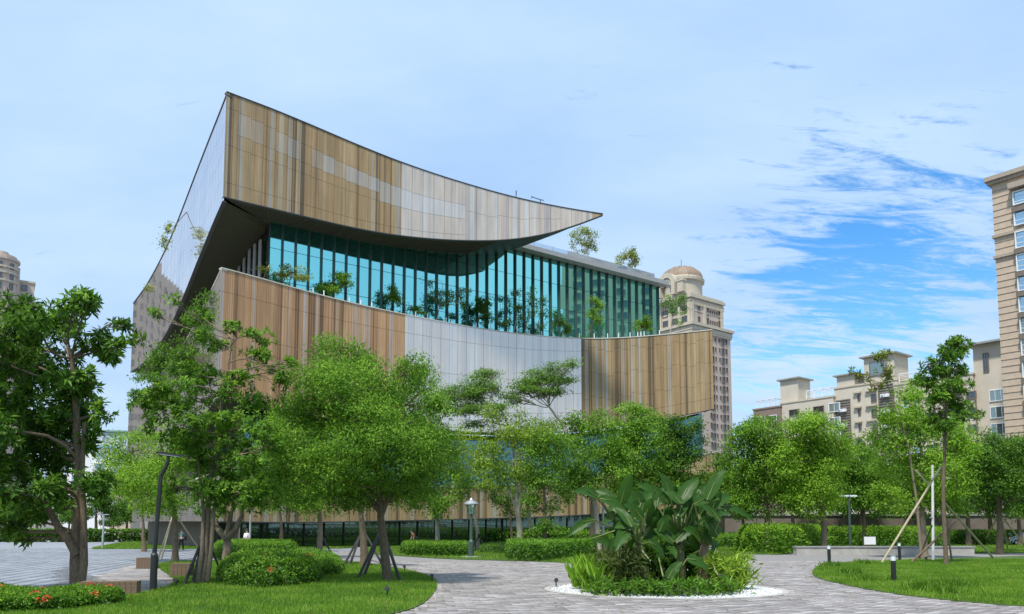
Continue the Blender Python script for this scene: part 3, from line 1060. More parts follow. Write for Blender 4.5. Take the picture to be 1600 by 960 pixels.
# terrace behind the middle band
ts2 = np.linspace(0, B2.L, 60)
DROP = 0.5
IN2 = [(foot(B2.xy(t)) if True else None) for t in ts2]
te = MB().strip([(*B2.xy(t), B2.top(t) - DROP) for t in ts2], [(f.x, f.y, B2.top(t) - DROP) for f, t in zip(IN2, ts2)])
ts2l = np.linspace(0, B2L.L, 40)
INL = [GL_L + ld * (t * 0.9) for t in ts2l]
te.strip([(*B2L.xy(t), B2L.top(t) - DROP) for t in ts2l], [(f.x, f.y, B2L.top(t) - DROP) for f, t in zip(INL, ts2l)])
qe = B2.xy(B2.L)
te.add([(qe[0], qe[1], B2.top(B2.L) - DROP), (IN2[-1].x, IN2[-1].y, B2.top(B2.L) - DROP), (S_R.x + 6, S_R.y + 10, B2.top(B2.L) - DROP)], [(0, 1, 2)])
lib('terrace', te, m_grey)
in_off = Vector((-0.61, 0.79, 0)) * 3.2


def inner(bd, ts, off): return [Vector((*bd.xy(t), 0)) + off for t in ts]


I2 = inner(B2, ts2, in_off)
so2 = MB().strip([(*B2.xy(t), B2.bot(t) - 0.02) for t in ts2], [(f.x, f.y, B2.bot(t) + 0.05) for f, t in zip(I2, ts2)])
off_l = Vector((0.79, 0.61, 0)) * 3.0
I2L = inner(B2L, ts2l, off_l)
so2.strip([(*B2L.xy(t), B2L.bot(t) - 0.02) for t in ts2l], [(f.x, f.y, B2L.bot(t) + 0.05) for f, t in zip(I2L, ts2l)])
# thick right end of the band
en = B2.xy(B2.L); nn = B2.normal(B2.L)
so2.add([(en[0], en[1], B2.top(B2.L)), (en[0] - nn.x * 3.2, en[1] - nn.y * 3.2, B2.top(B2.L)), (en[0] - nn.x * 3.2, en[1] - nn.y * 3.2, B2.bot(B2.L)), (en[0], en[1], B2.bot(B2.L))], [(0, 1, 2, 3)])
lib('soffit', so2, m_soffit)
# recessed glass between the middle and the lower band, and at the foot
ts1 = np.linspace(0, B1.L, 60)
I1 = inner(B1, ts1, in_off * 0.7)
lib('lower_glazing', MB().strip([(f.x, f.y, B2.bot(t * B2.L / B1.L) + 0.1) for f, t in zip(I1, ts1)], [(f.x, f.y, B1.top(t) - 0.6) for f, t in zip(I1, ts1)]), m_glassm)
ledge = MB().strip([(*B1.xy(t), B1.top(t) - 0.5) for t in ts1], [(f.x, f.y, B1.top(t) - 0.5) for f, t in zip(I1, ts1)])
ledge.strip([(*B1.xy(t), B1.bot(t) - 0.02) for t in ts1], [(f.x, f.y, B1.bot(t) + 0.03) for f, t in zip(I1, ts1)])
ledge.strip([(*B1.xy(t), B1.top(t)) for t in ts1[-2:]], [(*B1.xy(t), B1.bot(t)) for t in ts1[-2:]])
e1 = B1.xy(B1.L); n1_ = B1.normal(B1.L)
ledge.add([(e1[0], e1[1], B1.top(B1.L)), (e1[0] - n1_.x * 3, e1[1] - n1_.y * 3, B1.top(B1.L)), (e1[0] - n1_.x * 3, e1[1] - n1_.y * 3, B1.bot(B1.L)), (e1[0], e1[1], B1.bot(B1.L))], [(0, 1, 2, 3)])
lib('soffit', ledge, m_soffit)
base = lib('base_glazing', MB().strip([(f.x, f.y, B1.bot(t) + 0.05) for f, t in zip(I1, ts1)], [(f.x, f.y, 0) for f, t in zip(I1, ts1)]), m_glassd)
mul = MB()
for t in np.arange(0.5, B1.L, 2.2):
    f = Vector((*B1.xy(t), 0)) + in_off * 0.7; n = B1.normal(t)
    mul.box((f.x + n.x * 0.08, f.y + n.y * 0.08, 1.6), (0.09, 0.16, 3.2), rz=math.atan2(n.y, n.x) + R(90))
lib('mullion', mul, m_black, kind='stuff')
I1L = [Vector((*B1L.xy(t), 0)) + off_l * 0.6 for t in np.linspace(0, B1L.L, 20)]
lib('side_base', MB().strip([(f.x, f.y, 14) for f in I1L], [(f.x, f.y, 0) for f in I1L]), m_aptb)
# plain core that closes the volume behind glass and bands
k0 = GL_L - gn * 0.6 + gd * 0.3; k1 = GL_R - gn * 0.6
lib('core', MB().prism([(v.x, v.y) for v in (k0, k1, k1 - gn * 16, k0 - gn * 16)], 19, SLAB_Z - 0.5), m_edge)
# balusters along the terrace edge
bal = MB()
for px in (1005, 1010, 491, 508, 548, 566, 583, 652, 700, 747, 770, 812, 830, 850, 868, 909, 932, 953, 970, 988, 1000, 1034):
    t = B2.s_at(px); q = B2.xy(t); n = B2.normal(t)
    bal.tube([(q[0] - n.x * .5, q[1] - n.y * .5, B2.top(t) - .5), (q[0] - n.x * .5, q[1] - n.y * .5, B2.top(t) + .75)], 0.06, 5)
lib('baluster', bal, m_white, kind='stuff')

# aerials on the upper roof
for px, py0, kind in ((808, 297, 0), (846, 303, 1)):
    t = B3.s_at(px); q = Vector((*B3.xy(t), B3.top(t) - .2)) - B3.normal(t) * 0.5
    hgt = 1.3
    o = thing('roof_aerial', 'small whip aerial on the sloping library roof edge' if not kind else 'forked television aerial on the library roof edge near its tip', 'aerial', q)
    MB().tube([(0, 0, 0), (0, 0, 0.9 if kind else 1.1)], 0.05, 5).build('mast', m_edge, o)
    if kind:
        MB().tube([(-0.95, -0.1, 1.15), (0, 0, 0.85), (0.4, 0, 0.78)], 0.05, 5).tube([(-.95, -.3, 1.15), (-.95, .3, 1.15)], .04, 4).build('boom', m_edge, o)
    else:
        MB().box((0.02, 0, 1.0), (0.10, 0.10, 0.5), rx=0.2).build('antenna_head', m_edge, o)

# ------------------------------------------------------------------ the other buildings
UA = R(52); ux = Vector((math.sin(UA), math.cos(UA), 0)); uy = Vector((-math.cos(UA), math.sin(UA), 0))   # right-receding and left-receding grid directions
RZ = math.atan2(ux.y, ux.x)


def bwin(parent, p, wd, h, mesh_cache, glass, frame, n, sill=True, rzz=0.0, name='window', depth=0.25):
    """a window: a box frame proud of the wall with a pane set in it; meshes are shared"""
    key = (round(wd, 2), round(h, 2), glass.name, n)
    if key not in mesh_cache:
        fr = MB()
        t = min(0.14, wd * 0.12)
        fr.box((0, 0, h / 2 - t / 2), (wd, depth, t)).box((0, 0, -h / 2 + t / 2), (wd, depth, t))
        fr.box((-wd / 2 + t / 2, 0, 0), (t, depth - .02, h - 2 * t)).box((wd / 2 - t / 2, 0, 0), (t, depth - .02, h - 2 * t))
        for k in range(1, n):
            fr.box((-wd / 2 + k * wd / n, 0, 0), (0.08, depth - 0.06, h - 2 * t))
        pn = MB().box((0, 0, 0), (wd - 2 * t, 0.08, h - 2 * t))
        mesh_cache[key] = (fr.mesh('window', frame), pn.mesh('pane', glass))
    f, g = mesh_cache[key]
    o = link(name, f, parent); o.location = p; o.rotation_euler.z = rzz
    c = link('pane', g, o)
    return o


# --- domed tower
Cn = at(1077, 470, 247.0); Cn.z = 0
dt = thing('domed_tower', 'tall cream and pink apartment tower with a domed top behind the library', 'tower', Cn, RZ)
zz = lambda py, Y=247.0: CAMZ + (830 - py) / F * Y
Z_TOP, Z_LOW = zz(452), zz(497)
W_, D_ = 19.5, 24.0
sh = MB().box((W_ / 2 + 1.0, D_ / 2, (Z_LOW - 1) / 2), (W_, D_, Z_LOW - 1))
sh.box((1.0 + W_ * 0.5, D_ / 2, (Z_LOW + Z_TOP) / 2), (W_ - 3.0, D_ - 3, Z_TOP - Z_LOW))
sh.build('shaft', m_pink, dt)
tr = MB()
for z, ex, h in ((Z_LOW - 0.4, 1.0, 0.9), (Z_LOW - 2.6, 0.35, 0.7), (Z_LOW - 1.6, 0.5, 1.3)):
    tr.box((1 + W_ / 2, D_ / 2, z), (W_ + 2 * ex, D_ + 2 * ex, h))
for z, ex, h in ((Z_TOP + 0.2, 0.6, 0.8), (Z_TOP - 1.0, 0.25, 0.5), (Z_TOP - 4.2, 0.1, 0.45), (Z_TOP + 0.95, 0.2, 0.7)):
    tr.box((1 + W_ / 2, D_ / 2, z), (W_ - 3 + 2 * ex, D_ - 3 + 2 * ex, h))
for k in range(26):
    tr.box((2.9 + k * 0.64, 1.32, Z_TOP - 1.9), (0.3, 0.4, 1.1))
for k in range(30):
    tr.box((2.32, 1.9 + k * 0.68, Z_TOP - 1.9), (0.4, 0.3, 1.1))
for x_ in (3.0, 9.2, 17.8):
    tr.box((x_, 1.3, (Z_LOW + Z_TOP) / 2 - .8), (1.1, 0.5, Z_TOP - Z_LOW - 1.8))
for y_ in (2.1, 6, 10, 14, 18, 22):
    tr.box((2.3, y_, (Z_LOW + Z_TOP) / 2 - .8), (0.5, 1.0, Z_TOP - Z_LOW - 1.8))
tr.build('cornice', m_creaml, dt)
dc = Vector((W_ / 2 + 0.6, D_ / 2 - 2.5))
# centre the dome on its picture column
vv = at(1065, 440, 247 + 12); lc = Matrix.Rotation(-RZ, 3, 'Z') @ (Vector((vv.x, vv.y, 0)) - Cn)
dc = Vector((lc.x, lc.y))
ZD = zz(431, 259)
RD = 33.0 / F * 259
dr = MB().lathe((dc.x, dc.y, Z_TOP), [(RD + .4, 0), (RD + .4, 1.2), (RD - .2, 1.3), (RD - .2, ZD - Z_TOP - 1.6), (RD + .5, ZD - Z_TOP - 1.4), (RD + .6, ZD - Z_TOP - .5), (RD + .1, ZD - Z_TOP - .3), (RD, ZD - Z_TOP)], 32)
dr.build('drum', m_creaml, dt)
HD = zz(409, 259) - ZD
dm = MB().lathe((dc.x, dc.y, ZD), [(RD * math.cos(a), HD * math.sin(a)) for a in np.linspace(0, math.pi / 2 * 0.995, 10)], 32)
dome = dm.build('dome', m_dome, dt, smooth=True)
ri = MB()
for k in range(12):
    a = 2 * math.pi * k / 12
    ri.tube([(dc.x + (RD + .05) * math.cos(q) * math.cos(a), dc.y + (RD + .05) * math.cos(q) * math.sin(a), ZD + (HD + .05) * math.sin(q)) for q in np.linspace(0, 1.5, 8)], 0.12, 4)
ri.tube([(dc.x, dc.y, ZD + HD), (dc.x, dc.y, ZD + HD + 2.6)], 0.12, 5)
ri.build('rib', m_dome, dome)
# arched gable with an oculus on the left-hand front
ga = MB()
gx = dc.x - RD - 0.2
for r0, r1, dx in ((2.0, 3.6, 0.9), (1.2, 1.6, 0.6)):
    prof = []
    for k in range(21):
        a = math.pi * k / 20 * 1.25 - math.pi * 0.125
        prof.append((math.cos(a), math.sin(a)))
    zc_ = ZD - 2.6
    A0 = [(gx - dx, dc.y + r1 * c, zc_ + r1 * s_) for c, s_ in prof]; B0 = [(gx - dx, dc.y + r0 * c, zc_ + r0 * s_) for c, s_ in prof]
    A1 = [(gx + 1.5, p[1], p[2]) for p in A0]; B1_ = [(gx + 1.5, p[1], p[2]) for p in B0]
    ga.strip(A0, B0); ga.strip(A0, A1); ga.strip(B0, B1_)
ga.box((gx - .2, dc.y - 3.0, ZD - 4.6), (1.6, 1.4, 4.0)).box((gx - .2, dc.y + 3.0, ZD - 4.6), (1.6, 1.4, 4.0))
ga.box((gx + .2, dc.y - 5.6, ZD - 4.6), (1.6, 2.2, 3.4)).box((gx + .2, dc.y - 5.6, ZD - 2.6), (2.0, 2.6, 0.6))
ga.build('arched_gable', m_creaml, dt)
cache = {}
fl = 3.12
nf = 15
for k in range(nf):
    z = Z_LOW - 4.0 - k * fl
    for x_, wd, h in ((9.6, 0.8, 1.6), (11.0, 1.4, 2.0), (12.6, 0.55, 1.1), (14.6, 0.55, 1.1), (16.3, 1.5, 2.2), (18.1, 0.9, 1.6)):
        if x_ < 11.5 and k < 1: continue
        bwin(dt, (x_, -0.02, z - (0.4 if h > 1.9 else 0)), wd, h, cache, m_wdark, m_aptb, 1, depth=0.5)
    if k < 8:
        for y_ in (4, 9, 14): bwin(dt, (0.98, y_, z), 1.6, 1.6, cache, m_wdark, m_aptb, 1, rzz=R(90), depth=0.5)
for z in (Z_TOP - 3.6, Z_TOP - 6.9):
    for x_, wd, h in ((6.4, 1.2, 1.9), (10.8, 1.1, 2.3), (12.2, 0.6, 1.2), (13.3, 0.6, 1.2), (14.4, 0.6, 1.2), (15.5, 0.6, 1.2), (16.8, 1.1, 2.3)):
        bwin(dt, (x_, 1.5, z), wd, h, cache, m_wdark, m_aptb, 1, depth=0.4)
    for y_ in (4, 8, 12, 16, 20): bwin(dt, (2.5, y_, z), 2.2, 2.0, cache, m_wdark, m_aptb, 1, rzz=R(90), depth=0.4)

# --- salmon tower at the right edge
C0 = at(1550, 300, 125.0); C0.z = 0; EXX = -uy     # face runs towards the viewer, to the right
RZ2 = math.atan2(EXX.y, EXX.x)
st = thing('salmon_tower', 'tall salmon tiled apartment tower cut by the picture edge, with a strip of bay windows', 'tower', C0, RZ2)
zt = zz(268, 125)
MB().box((12, 8.01, zt / 2), (24, 16, zt)).build('wall', m_salmon, st)
z = 0.0; gro = MB()
while z < zt - 1.2:
    gro.box((12, -0.015, z), (24.05, 0.10, 0.09)); gro.box((-0.015, 8, z), (0.10, 16, 0.09)); z += 1.06
gro.build('tile_course', flat('salmon course', (0.43, 0.335, 0.25), .8), st)
co = MB().box((12, 7.6, zt + 0.35), (25.6, 17.2, 0.7)).box((12, 7.8, zt - 0.25), (25.0, 16.8, 0.5))
for z in (zz(359, 125), zz(393, 125)): co.box((12, 7.9, z), (24.5, 16.5, 0.45))
co.box((4.4, -0.5, zz(283, 124)), (3.4, 1.6, 0.9))
co.build('cornice', flat('brown cornice', (0.36, 0.30, 0.24), .8), st)
bu = MB()
for k in range(14): bu.box((5.4 + k * 0.42, -0.4, zt + 1.35), (0.2, 0.2, 1.3))
bu.box((8.2, -0.4, zt + 2.1), (6.2, 0.5, 0.3))
bu.build('balustrade', m_creaml, st)
sp_me = MB().box((0, 0, 0), (3.0, 0.9, 0.75)).mesh('spandrel', m_aptb)
fz = [zz(p, 124) for p in (288, 318, 351, 383, 421, 456, 491, 526, 560, 596, 632, 668, 704)]
for i, pa in enumerate((303, 334, 371, 408, 440, 474, 508, 543, 578, 614, 650, 686, 722)):
    z = zz(pa, 124)
    gl_ = m_wblue if i not in (6, 7, 8) else m_wgreen
    o = bwin(st, (4.4, -0.28, z), 2.6, 2.7 if i else 2.2, cache, gl_, m_white, 1, depth=0.7, name='bay_window')
    MB().box((0, -0.05, 0.35), (2.5, 0.12, 0.07)).box((0, -0.05, -0.5), (2.5, 0.12, 0.07)).build('glazing_bar', m_white, o)
    if i > 1 or i == 0: link('spandrel', sp_me, st).location = (4.4, -0.34, z - 1.85)

# --- the row of apartment blocks behind the trees on the right
E0 = at(1565, 620, 145.0); E0.z = 0


def apt(name, label, pxa, pxb, py_top, mat, base_off=0.0):
    """a block whose front runs along the street direction between two picture columns; py_top is the roof line at its left end"""
    def hit(px):
        k = (hc(px, py_top + 40) - 800) / F
        t = (k * E0.y - E0.x) / (uy.x - k * uy.y)
        return E0 + uy * t
    a, b_ = hit(pxa) - ux * -base_off, hit(pxb) + ux * base_off
    Z = zz(py_top, a.y)
    L_ = (b_ - a).length
    o = thing(name, label, 'apartment block', a, RZ2)
    MB().box((L_ / 2, 7, Z / 2), (L_, 14, Z)).build('wall', mat, o)
    MB().box((L_ / 2, 7, Z + 0.1), (L_ + 0.3, 14.3, 0.35)).build('parapet', mat if mat is not m_apt else m_creaml, o)
    return o, L_, Z


def wgrid(o, xs, z0, n, wd, h, gl_, fr, nn=2, fl=3.15):
    for k in range(n):
        for x_ in xs: bwin(o, (x_, -0.02, z0 - k * fl), wd, h, cache, gl_, fr, nn, depth=0.3)


def pent(o, x_, y_, wd, d, h, Z, mat, over=0.6):
    MB().box((x_, y_, Z + h / 2 + 0.2), (wd, d, h)).build('stair_head', mat, o)
    MB().box((x_, y_, Z + h + 0.35), (wd + 2 * over, d + 2 * over, 0.3)).build('roof_slab', m_roofg, o)


def pergola(o, x0_, x1_, y_, Z, h=2.2):
    mb = MB()
    n = max(2, int((x1_ - x0_) / 1.6))
    for k in range(n + 1):
        x_ = x0_ + (x1_ - x0_) * k / n
        mb.box((x_, y_, Z + h / 2), (0.14, 0.14, h)).box((x_, y_ + 1.5, Z + h), (0.10, 3.4, 0.12))
    mb.box(((x0_ + x1_) / 2, y_ - .02, Z + h + 0.13), (x1_ - x0_, 0.18, 0.13)).box(((x0_ + x1_) / 2, y_ - .02, Z + 1.0), (x1_ - x0_, 0.08, 0.08))
    mb.build('pergola', m_white, o)


def acs(o, x_, zs, wd=1.6):
    """a service slot: dark louvred recess with air-conditioner units on ledges"""
    zt_ = max(zs) + 2.4; zb = min(zs) - 3
    MB().box((x_, -0.08, (zt_ + zb) / 2), (wd + 1.6, 0.2, zt_ - zb)).build('service_slot', m_aptb, o)
    lo = MB()
    k = zb
    while k < zt_: lo.box((x_, -0.25, k), (wd + 1.5, 0.1, 0.07)); k += 0.55
    lo.build('louvre', m_roofg, o)
    for z in zs:
        u_ = MB().box((x_ - .45, -0.55, z), (0.85, 0.5, 0.65)).box((x_ + .5, -0.55, z), (0.85, 0.5, 0.65)).build('air_conditioner', m_white, o)
        MB().lathe((x_ - .45, -0.82, z), [(0.0, 0), (0.24, 0), (0.24, 0.02)], 10).build('fan_grille', m_aptb, u_)


b, L_, Z = apt('apartment_block', 'mauve brown end block with a white pergola on its roof', 1178, 1221, 640, m_brown)
wgrid(b, [2.0, 5.2], Z - 2.5, 4, 2.2, 1.5, m_wgreen, m_white)
pergola(b, 0.3, L_ - .5, 1.0, Z)
b, L_, Z = apt('apartment_block', 'beige block with small roofed stair head between the mauve block and the tall stair tower', 1219, 1302, 630, m_apt, 0.4)
wgrid(b, [3.5, 9.5], Z - 2.4, 4, 2.6, 1.5, m_wdark, m_aptb)
wgrid(b, [13.2], Z - 2.4, 4, 2.6, 2.0, m_wgreen, m_white)
pent(b, 2.0, 3.0, 4.5, 5, 5.2, Z, m_apt); pergola(b, 6.0, L_ - 1, 1.0, Z)
b, L_, Z = apt('apartment_block', 'tall beige block with projecting stair tower and air-conditioner slots', 1300, 1400, 606, m_apt, 1.2)
acs(b, 2.0, [Z - 5, Z - 8.2, Z - 11.4, Z - 14.6]); acs(b, 11.4, [Z - 3, Z - 6.2, Z - 9.4, Z - 12.6])
wgrid(b, [8.8], Z - 3.2, 5, 1.2, 1.7, m_wdark, m_aptb); wgrid(b, [5.6], Z - 2.6, 5, 0.6, 1.2, m_wdark, m_aptb, 1)
for k in range(5):
    for x_, wd in ((5.3, 1.6), (8.3, 2.4)): MB().box((x_, -0.25, Z - 1.5 - k * 3.15), (wd, 0.6, 0.35)).build('window_hood', m_creaml, b)
pent(b, 10.0, 3.2, 6.4, 6, 5.4, Z, m_apt, 0.7); pent(b, 2.5, 2.6, 4, 4.6, 2.4, Z, m_apt)
bwin(b, (9.8, 0.18, Z + 3.0), 3.6, 3.0, cache, m_wgreen, m_aptb, 1, depth=.3)
b, L_, Z = apt('apartment_block', 'long beige block with roof pergola half hidden behind the tall sparse tree', 1398, 1522, 600, m_apt, 0.2)
wgrid(b, [2.2, 4.0], Z - 4.0, 4, 1.0, 2.0, m_wblue, m_white, 1); acs(b, 11.2, [Z - 5, Z - 8, Z - 11], 2.0)
pergola(b, 0.5, 5, 1.2, Z); wgrid(b, [7.0, 14.5], Z - 4, 4, 1.8, 1.5, m_wdark, m_aptb)
MB().box((9.0, 2.0, Z + 1.6), (5.0, 4.0, 0.25)).box((7, 2, Z + .8), (.2, .2, 1.6)).box((11, 2, Z + .8), (.2, .2, 1.6)).build('canopy', m_roofg, b)
b, L_, Z = apt('apartment_block', 'high beige block with grouped windows and flat eaves beside the salmon tower', 1518, 1600, 540, m_apt, 1.0)
MB().box((L_ / 2, 6.6, Z + .45), (L_ + 2.2, 16, 0.35)).build('roof_slab', m_roofg, b)
wgrid(b, [4.0], Z - 9.6, 5, 3.0, 2.2, m_wgreen, m_white, 3); wgrid(b, [2.2], Z - 3.2, 1, 1.0, 3.6, m_wdark, m_aptb)
MB().box((7.0, -0.03, Z - 20), (2.6, 0.12, 18)).build('tile_strip', m_aptb, b)
wgrid(b, [7.0], Z - 12, 4, 0.9, 1.4, m_wgreen, m_white, 1); wgrid(b, [6.6], Z - 8.0, 1, 1.0, 2.0, m_wdark, m_white, 1)
pi = MB()
for x_ in (5.0, 5.4, 7.2): pi.tube([(x_, -0.2, Z - 5), (x_, -0.2, Z + 1.6)], 0.05, 4)
pi.build('pipe', m_roofg, b)

# --- beige tower at the left edge, behind the big tree
Cl = at(0, 430, 235.0); Cl.z = 0
lt = thing('turret_tower', 'distant beige apartment tower with rounded turret above the leftmost tree', 'tower', Cl, R(33))
zl = lambda py: CAMZ + (830 - py) / F * 235
MB().box((-6, 8, zl(405) / 2), (22.2, 16, zl(405))).box((6.9, 9, zl(425) / 2), (4.4, 14, zl(425))).build('wall', m_pink, lt)
MB().lathe((0, 1.5, 0), [(4.6, 0), (4.6, zl(398)), (5.1, zl(398)), (5.1, zl(394)), (4.2, zl(393.5)), (4.2, zl(389)), (2.0, zl(388.5)), (2.0, zl(382)), (0, zl(381.8))], 20).build('turret', m_pink, lt)
tb = MB()
for z in (zl(410), zl(419), zl(432)): tb.lathe((0, 1.5, z), [(4.6, -.3), (4.95, -.3), (4.95, .3), (4.6, .3)], 20)
for x_ in (-9, -6.5, -4.2): tb.box((x_, -.2, zl(430)), (0.8, 0.6, 16))
tb.box((6.9, 9, zl(425) + .3), (4.9, 14.5, .6)).build('cornice', m_creaml, lt)
for k in range(9):
    for x_ in (-7.8, -5.4): bwin(lt, (x_, -.05, zl(418) - k * 3.1), 1.3, 1.8, cache, m_wdark, m_aptb, 1, depth=.3)
    bwin(lt, (6.4, 1.95, zl(434) - k * 3.1), 1.6, 1.9, cache, m_wdark, m_aptb, 1, depth=.3)
    for a in (-90, -50, -130): bwin(lt, (4.62 * math.cos(R(a)), 1.5 + 4.62 * math.sin(R(a)), zl(408) - k * 3.1), 1.1, 1.9, cache, m_wdark, m_aptb, 1, rzz=R(a + 90), depth=.3)
# --- off to the left: the block that the library's side mirrors
for nm, lab, cx, cy, wd, d, h, rot, mw in (('mirrored_tower', 'pinkish apartment tower mirrored in the side wall of the library', -172, 168, 26, 60, 74, 20, m_pink),
                                      ('mirrored_tower', 'tan apartment tower mirrored in the dark end of the teal glass', 132, 84, 24, 30, 76, 0, m_cream),
                                      ('mirrored_block', 'beige apartment block mirrored in the far end of the teal glass', 150, 190, 24, 44, 34, -38, m_apt)):
    o = thing(nm, lab, 'tower', (cx, cy, 0), R(rot))
    MB().box((0, 0, h / 2), (wd, d, h)).box((4 if cx < 0 else -4, -6, h + 2), (10, 16, 5)).box((0, d / 3, h + 1), (12, 8, 3)).build('wall', mw, o)
    sg = 1 if cx < 0 else -1
    n = int(d / 6.4)
    for k in range(int(h / 3.2) - 5):
        for j in range(n):
            bwin(o, (sg * (wd / 2 + .02), -d / 2 + 4 + j * 6.4, h - 4 - k * 3.2), 2.4, 1.6, cache, m_wdark, m_aptb, 2, rzz=R(90), depth=.3)
# --- small buildings seen through the gap on the left
for lab, px, py, wd, mat, extra, Y in (('white gabled shop house far beyond the plaza with blue side', 140, 700, 12, m_white, m_wblue, 225),
                                       ('grey tiled office house far beyond the plaza', 178, 676, 9, flat('pale blue tile', (.50, .55, .58), .6), m_wgreen, 240),
                                       ('orange trimmed narrow house far beyond the plaza', 168, 746, 5, m_white, m_orange, 205),
                                       ('tan narrow house standing nearest the library corner', 190, 752, 5, m_salmon, m_aptb, 200)):
    p = at(px, py, Y)
    o = thing('town_house', lab, 'house', (p.x, p.y, 0), 0.15)
    MB().box((0, 4, p.z / 2), (wd, 8, p.z)).build('wall', mat, o)
    MB().box((0, 3.8, p.z + .3), (wd + .5, 9, .5)).build('roof', extra, o)
    for k in range(int(p.z / 3.2) - 1):
        for x_ in ([-wd / 4, wd / 4] if wd > 4 else [0]): bwin(o, (x_, -.05, p.z - 2 - k * 3.2), wd / 4.2, 1.6, cache, m_wdark if wd < 8 else m_wgreen, m_white, 2, depth=.25)
# a long low street front far behind everything closes the horizon
for lab, px0, px1, py, Y, mat in (('long low grey street front beyond the plaza', -160, 250, 800, 300, m_grey), ('long dark fence wall behind the right hand trees', 1100, 1660, 806, 104, m_aptb)):
    a, c = at(px0, py, Y), at(px1, py, Y)
    o = thing('boundary_wall', lab, 'wall', ((a.x + c.x) / 2, Y, 0))
    MB().box((0, 0, a.z / 2), (c.x - a.x, 1.0, a.z)).build('wall', mat, o)
    MB().box((0, -.02, a.z + .1), (c.x - a.x + .2, 1.3, .25)).build('coping', m_grey if mat is m_aptb else m_roofg, o)

# ------------------------------------------------------------------ plants


def leaves(base, d, nrm, L, W, fold=0.25):
    """kite shaped leaves folded along the midrib: two triangles each"""
    base = np.asarray(base, float); d = d / (np.linalg.norm(d, axis=1, keepdims=True) + 1e-9)
    side = np.cross(d, nrm); side /= (np.linalg.norm(side, axis=1, keepdims=True) + 1e-9)
    up = np.cross(side, d)
    L = np.asarray(L)[:, None]; W = np.asarray(W)[:, None]
    mid = base + d * L * 0.45
    v0 = base; v2 = base + d * L - up * L * 0.12
    v1 = mid + side * W * 0.5 + up * W * fold; v3 = mid - side * W * 0.5 + up * W * fold
    V = np.stack([v0, v1, v2, v3], 1).reshape(-1, 3)
    n = len(base)
    T = np.array([(0, 1, 2), (0, 2, 3)])[None] + (np.arange(n) * 4)[:, None, None]
    return V, T.reshape(-1, 3)


def rnd_dir(n, zbias=0.0):
    v = rng.normal(size=(n, 3)); v[:, 2] += zbias
    return v / np.linalg.norm(v, axis=1, keepdims=True)


def crown_leaves(clumps, outward, style, per, L, W, spread):
    """leaves for every clump: a rosette, or a drooping spray; tint differs clump by clump"""
    nC = len(clumps)
    c = np.repeat(clumps, per, 0); o = np.repeat(outward, per, 0)
    n = len(c)
    ct = np.repeat(rng.normal(0.48, 0.22, nC), per)
    tint = np.clip(ct + rng.normal(0, 0.13, n), 0, 1)
    if style == 'rosette':
        r = rnd_dir(n)
        d = r - o * (np.sum(r * o, 1, keepdims=True)) * 0.75 + o * 0.30
        base = c + r * spread * 0.25 + rng.normal(0, spread * .18, (n, 3))
        nr = o + rnd_dir(n) * 0.35; nr[:, 2] += 0.3
    elif style == 'spray':
        base = c + rng.normal(0, 1, (n, 3)) * np.array([spread, spread, spread * 0.6])
        d = rnd_dir(n) + o * 0.5; d[:, 2] -= 0.45
        nr = rnd_dir(n) * 0.6 + o * .8; nr[:, 2] += .55
    else:                                   # feather: flat layered plates
        base = c + rng.normal(0, 1, (n, 3)) * np.array([spread * 1.25, spread * 1.25, spread * 0.33])
        d = rnd_dir(n); d[:, 2] = d[:, 2] * 0.4 - 0.2
        nr = rnd_dir(n) * 0.6; nr[:, 2] += 1.2
    sc_ = rng.uniform(0.7, 1.25, n)
    V, T = leaves(base, d, nr, L * sc_, W * sc_)
    return V, T, np.repeat(tint, 2)


def limb(mb, a, b, r0, r1, n=6, segs=5, wob=0.06, sag=0.0):
    a, b = np.array(a, float), np.array(b, float)
    ln = np.linalg.norm(b - a)
    pts, rs = [], []
    w1 = rng.normal(0, wob * ln, 3); w2 = rng.normal(0, wob * ln * .5, 3)
    for k in range(segs + 1):
        t = k / segs
        p = a + (b - a) * t + w1 * math.sin(math.pi * t) + w2 * math.sin(2 * math.pi * t)
        p[2] += sag * math.sin(math.pi * t) * ln
        pts.append(p); rs.append(r0 + (r1 - r0) * t)
    mb.tube(pts, rs, n, cap=False)
    return pts


DM = 4.5
COUNT = [0]


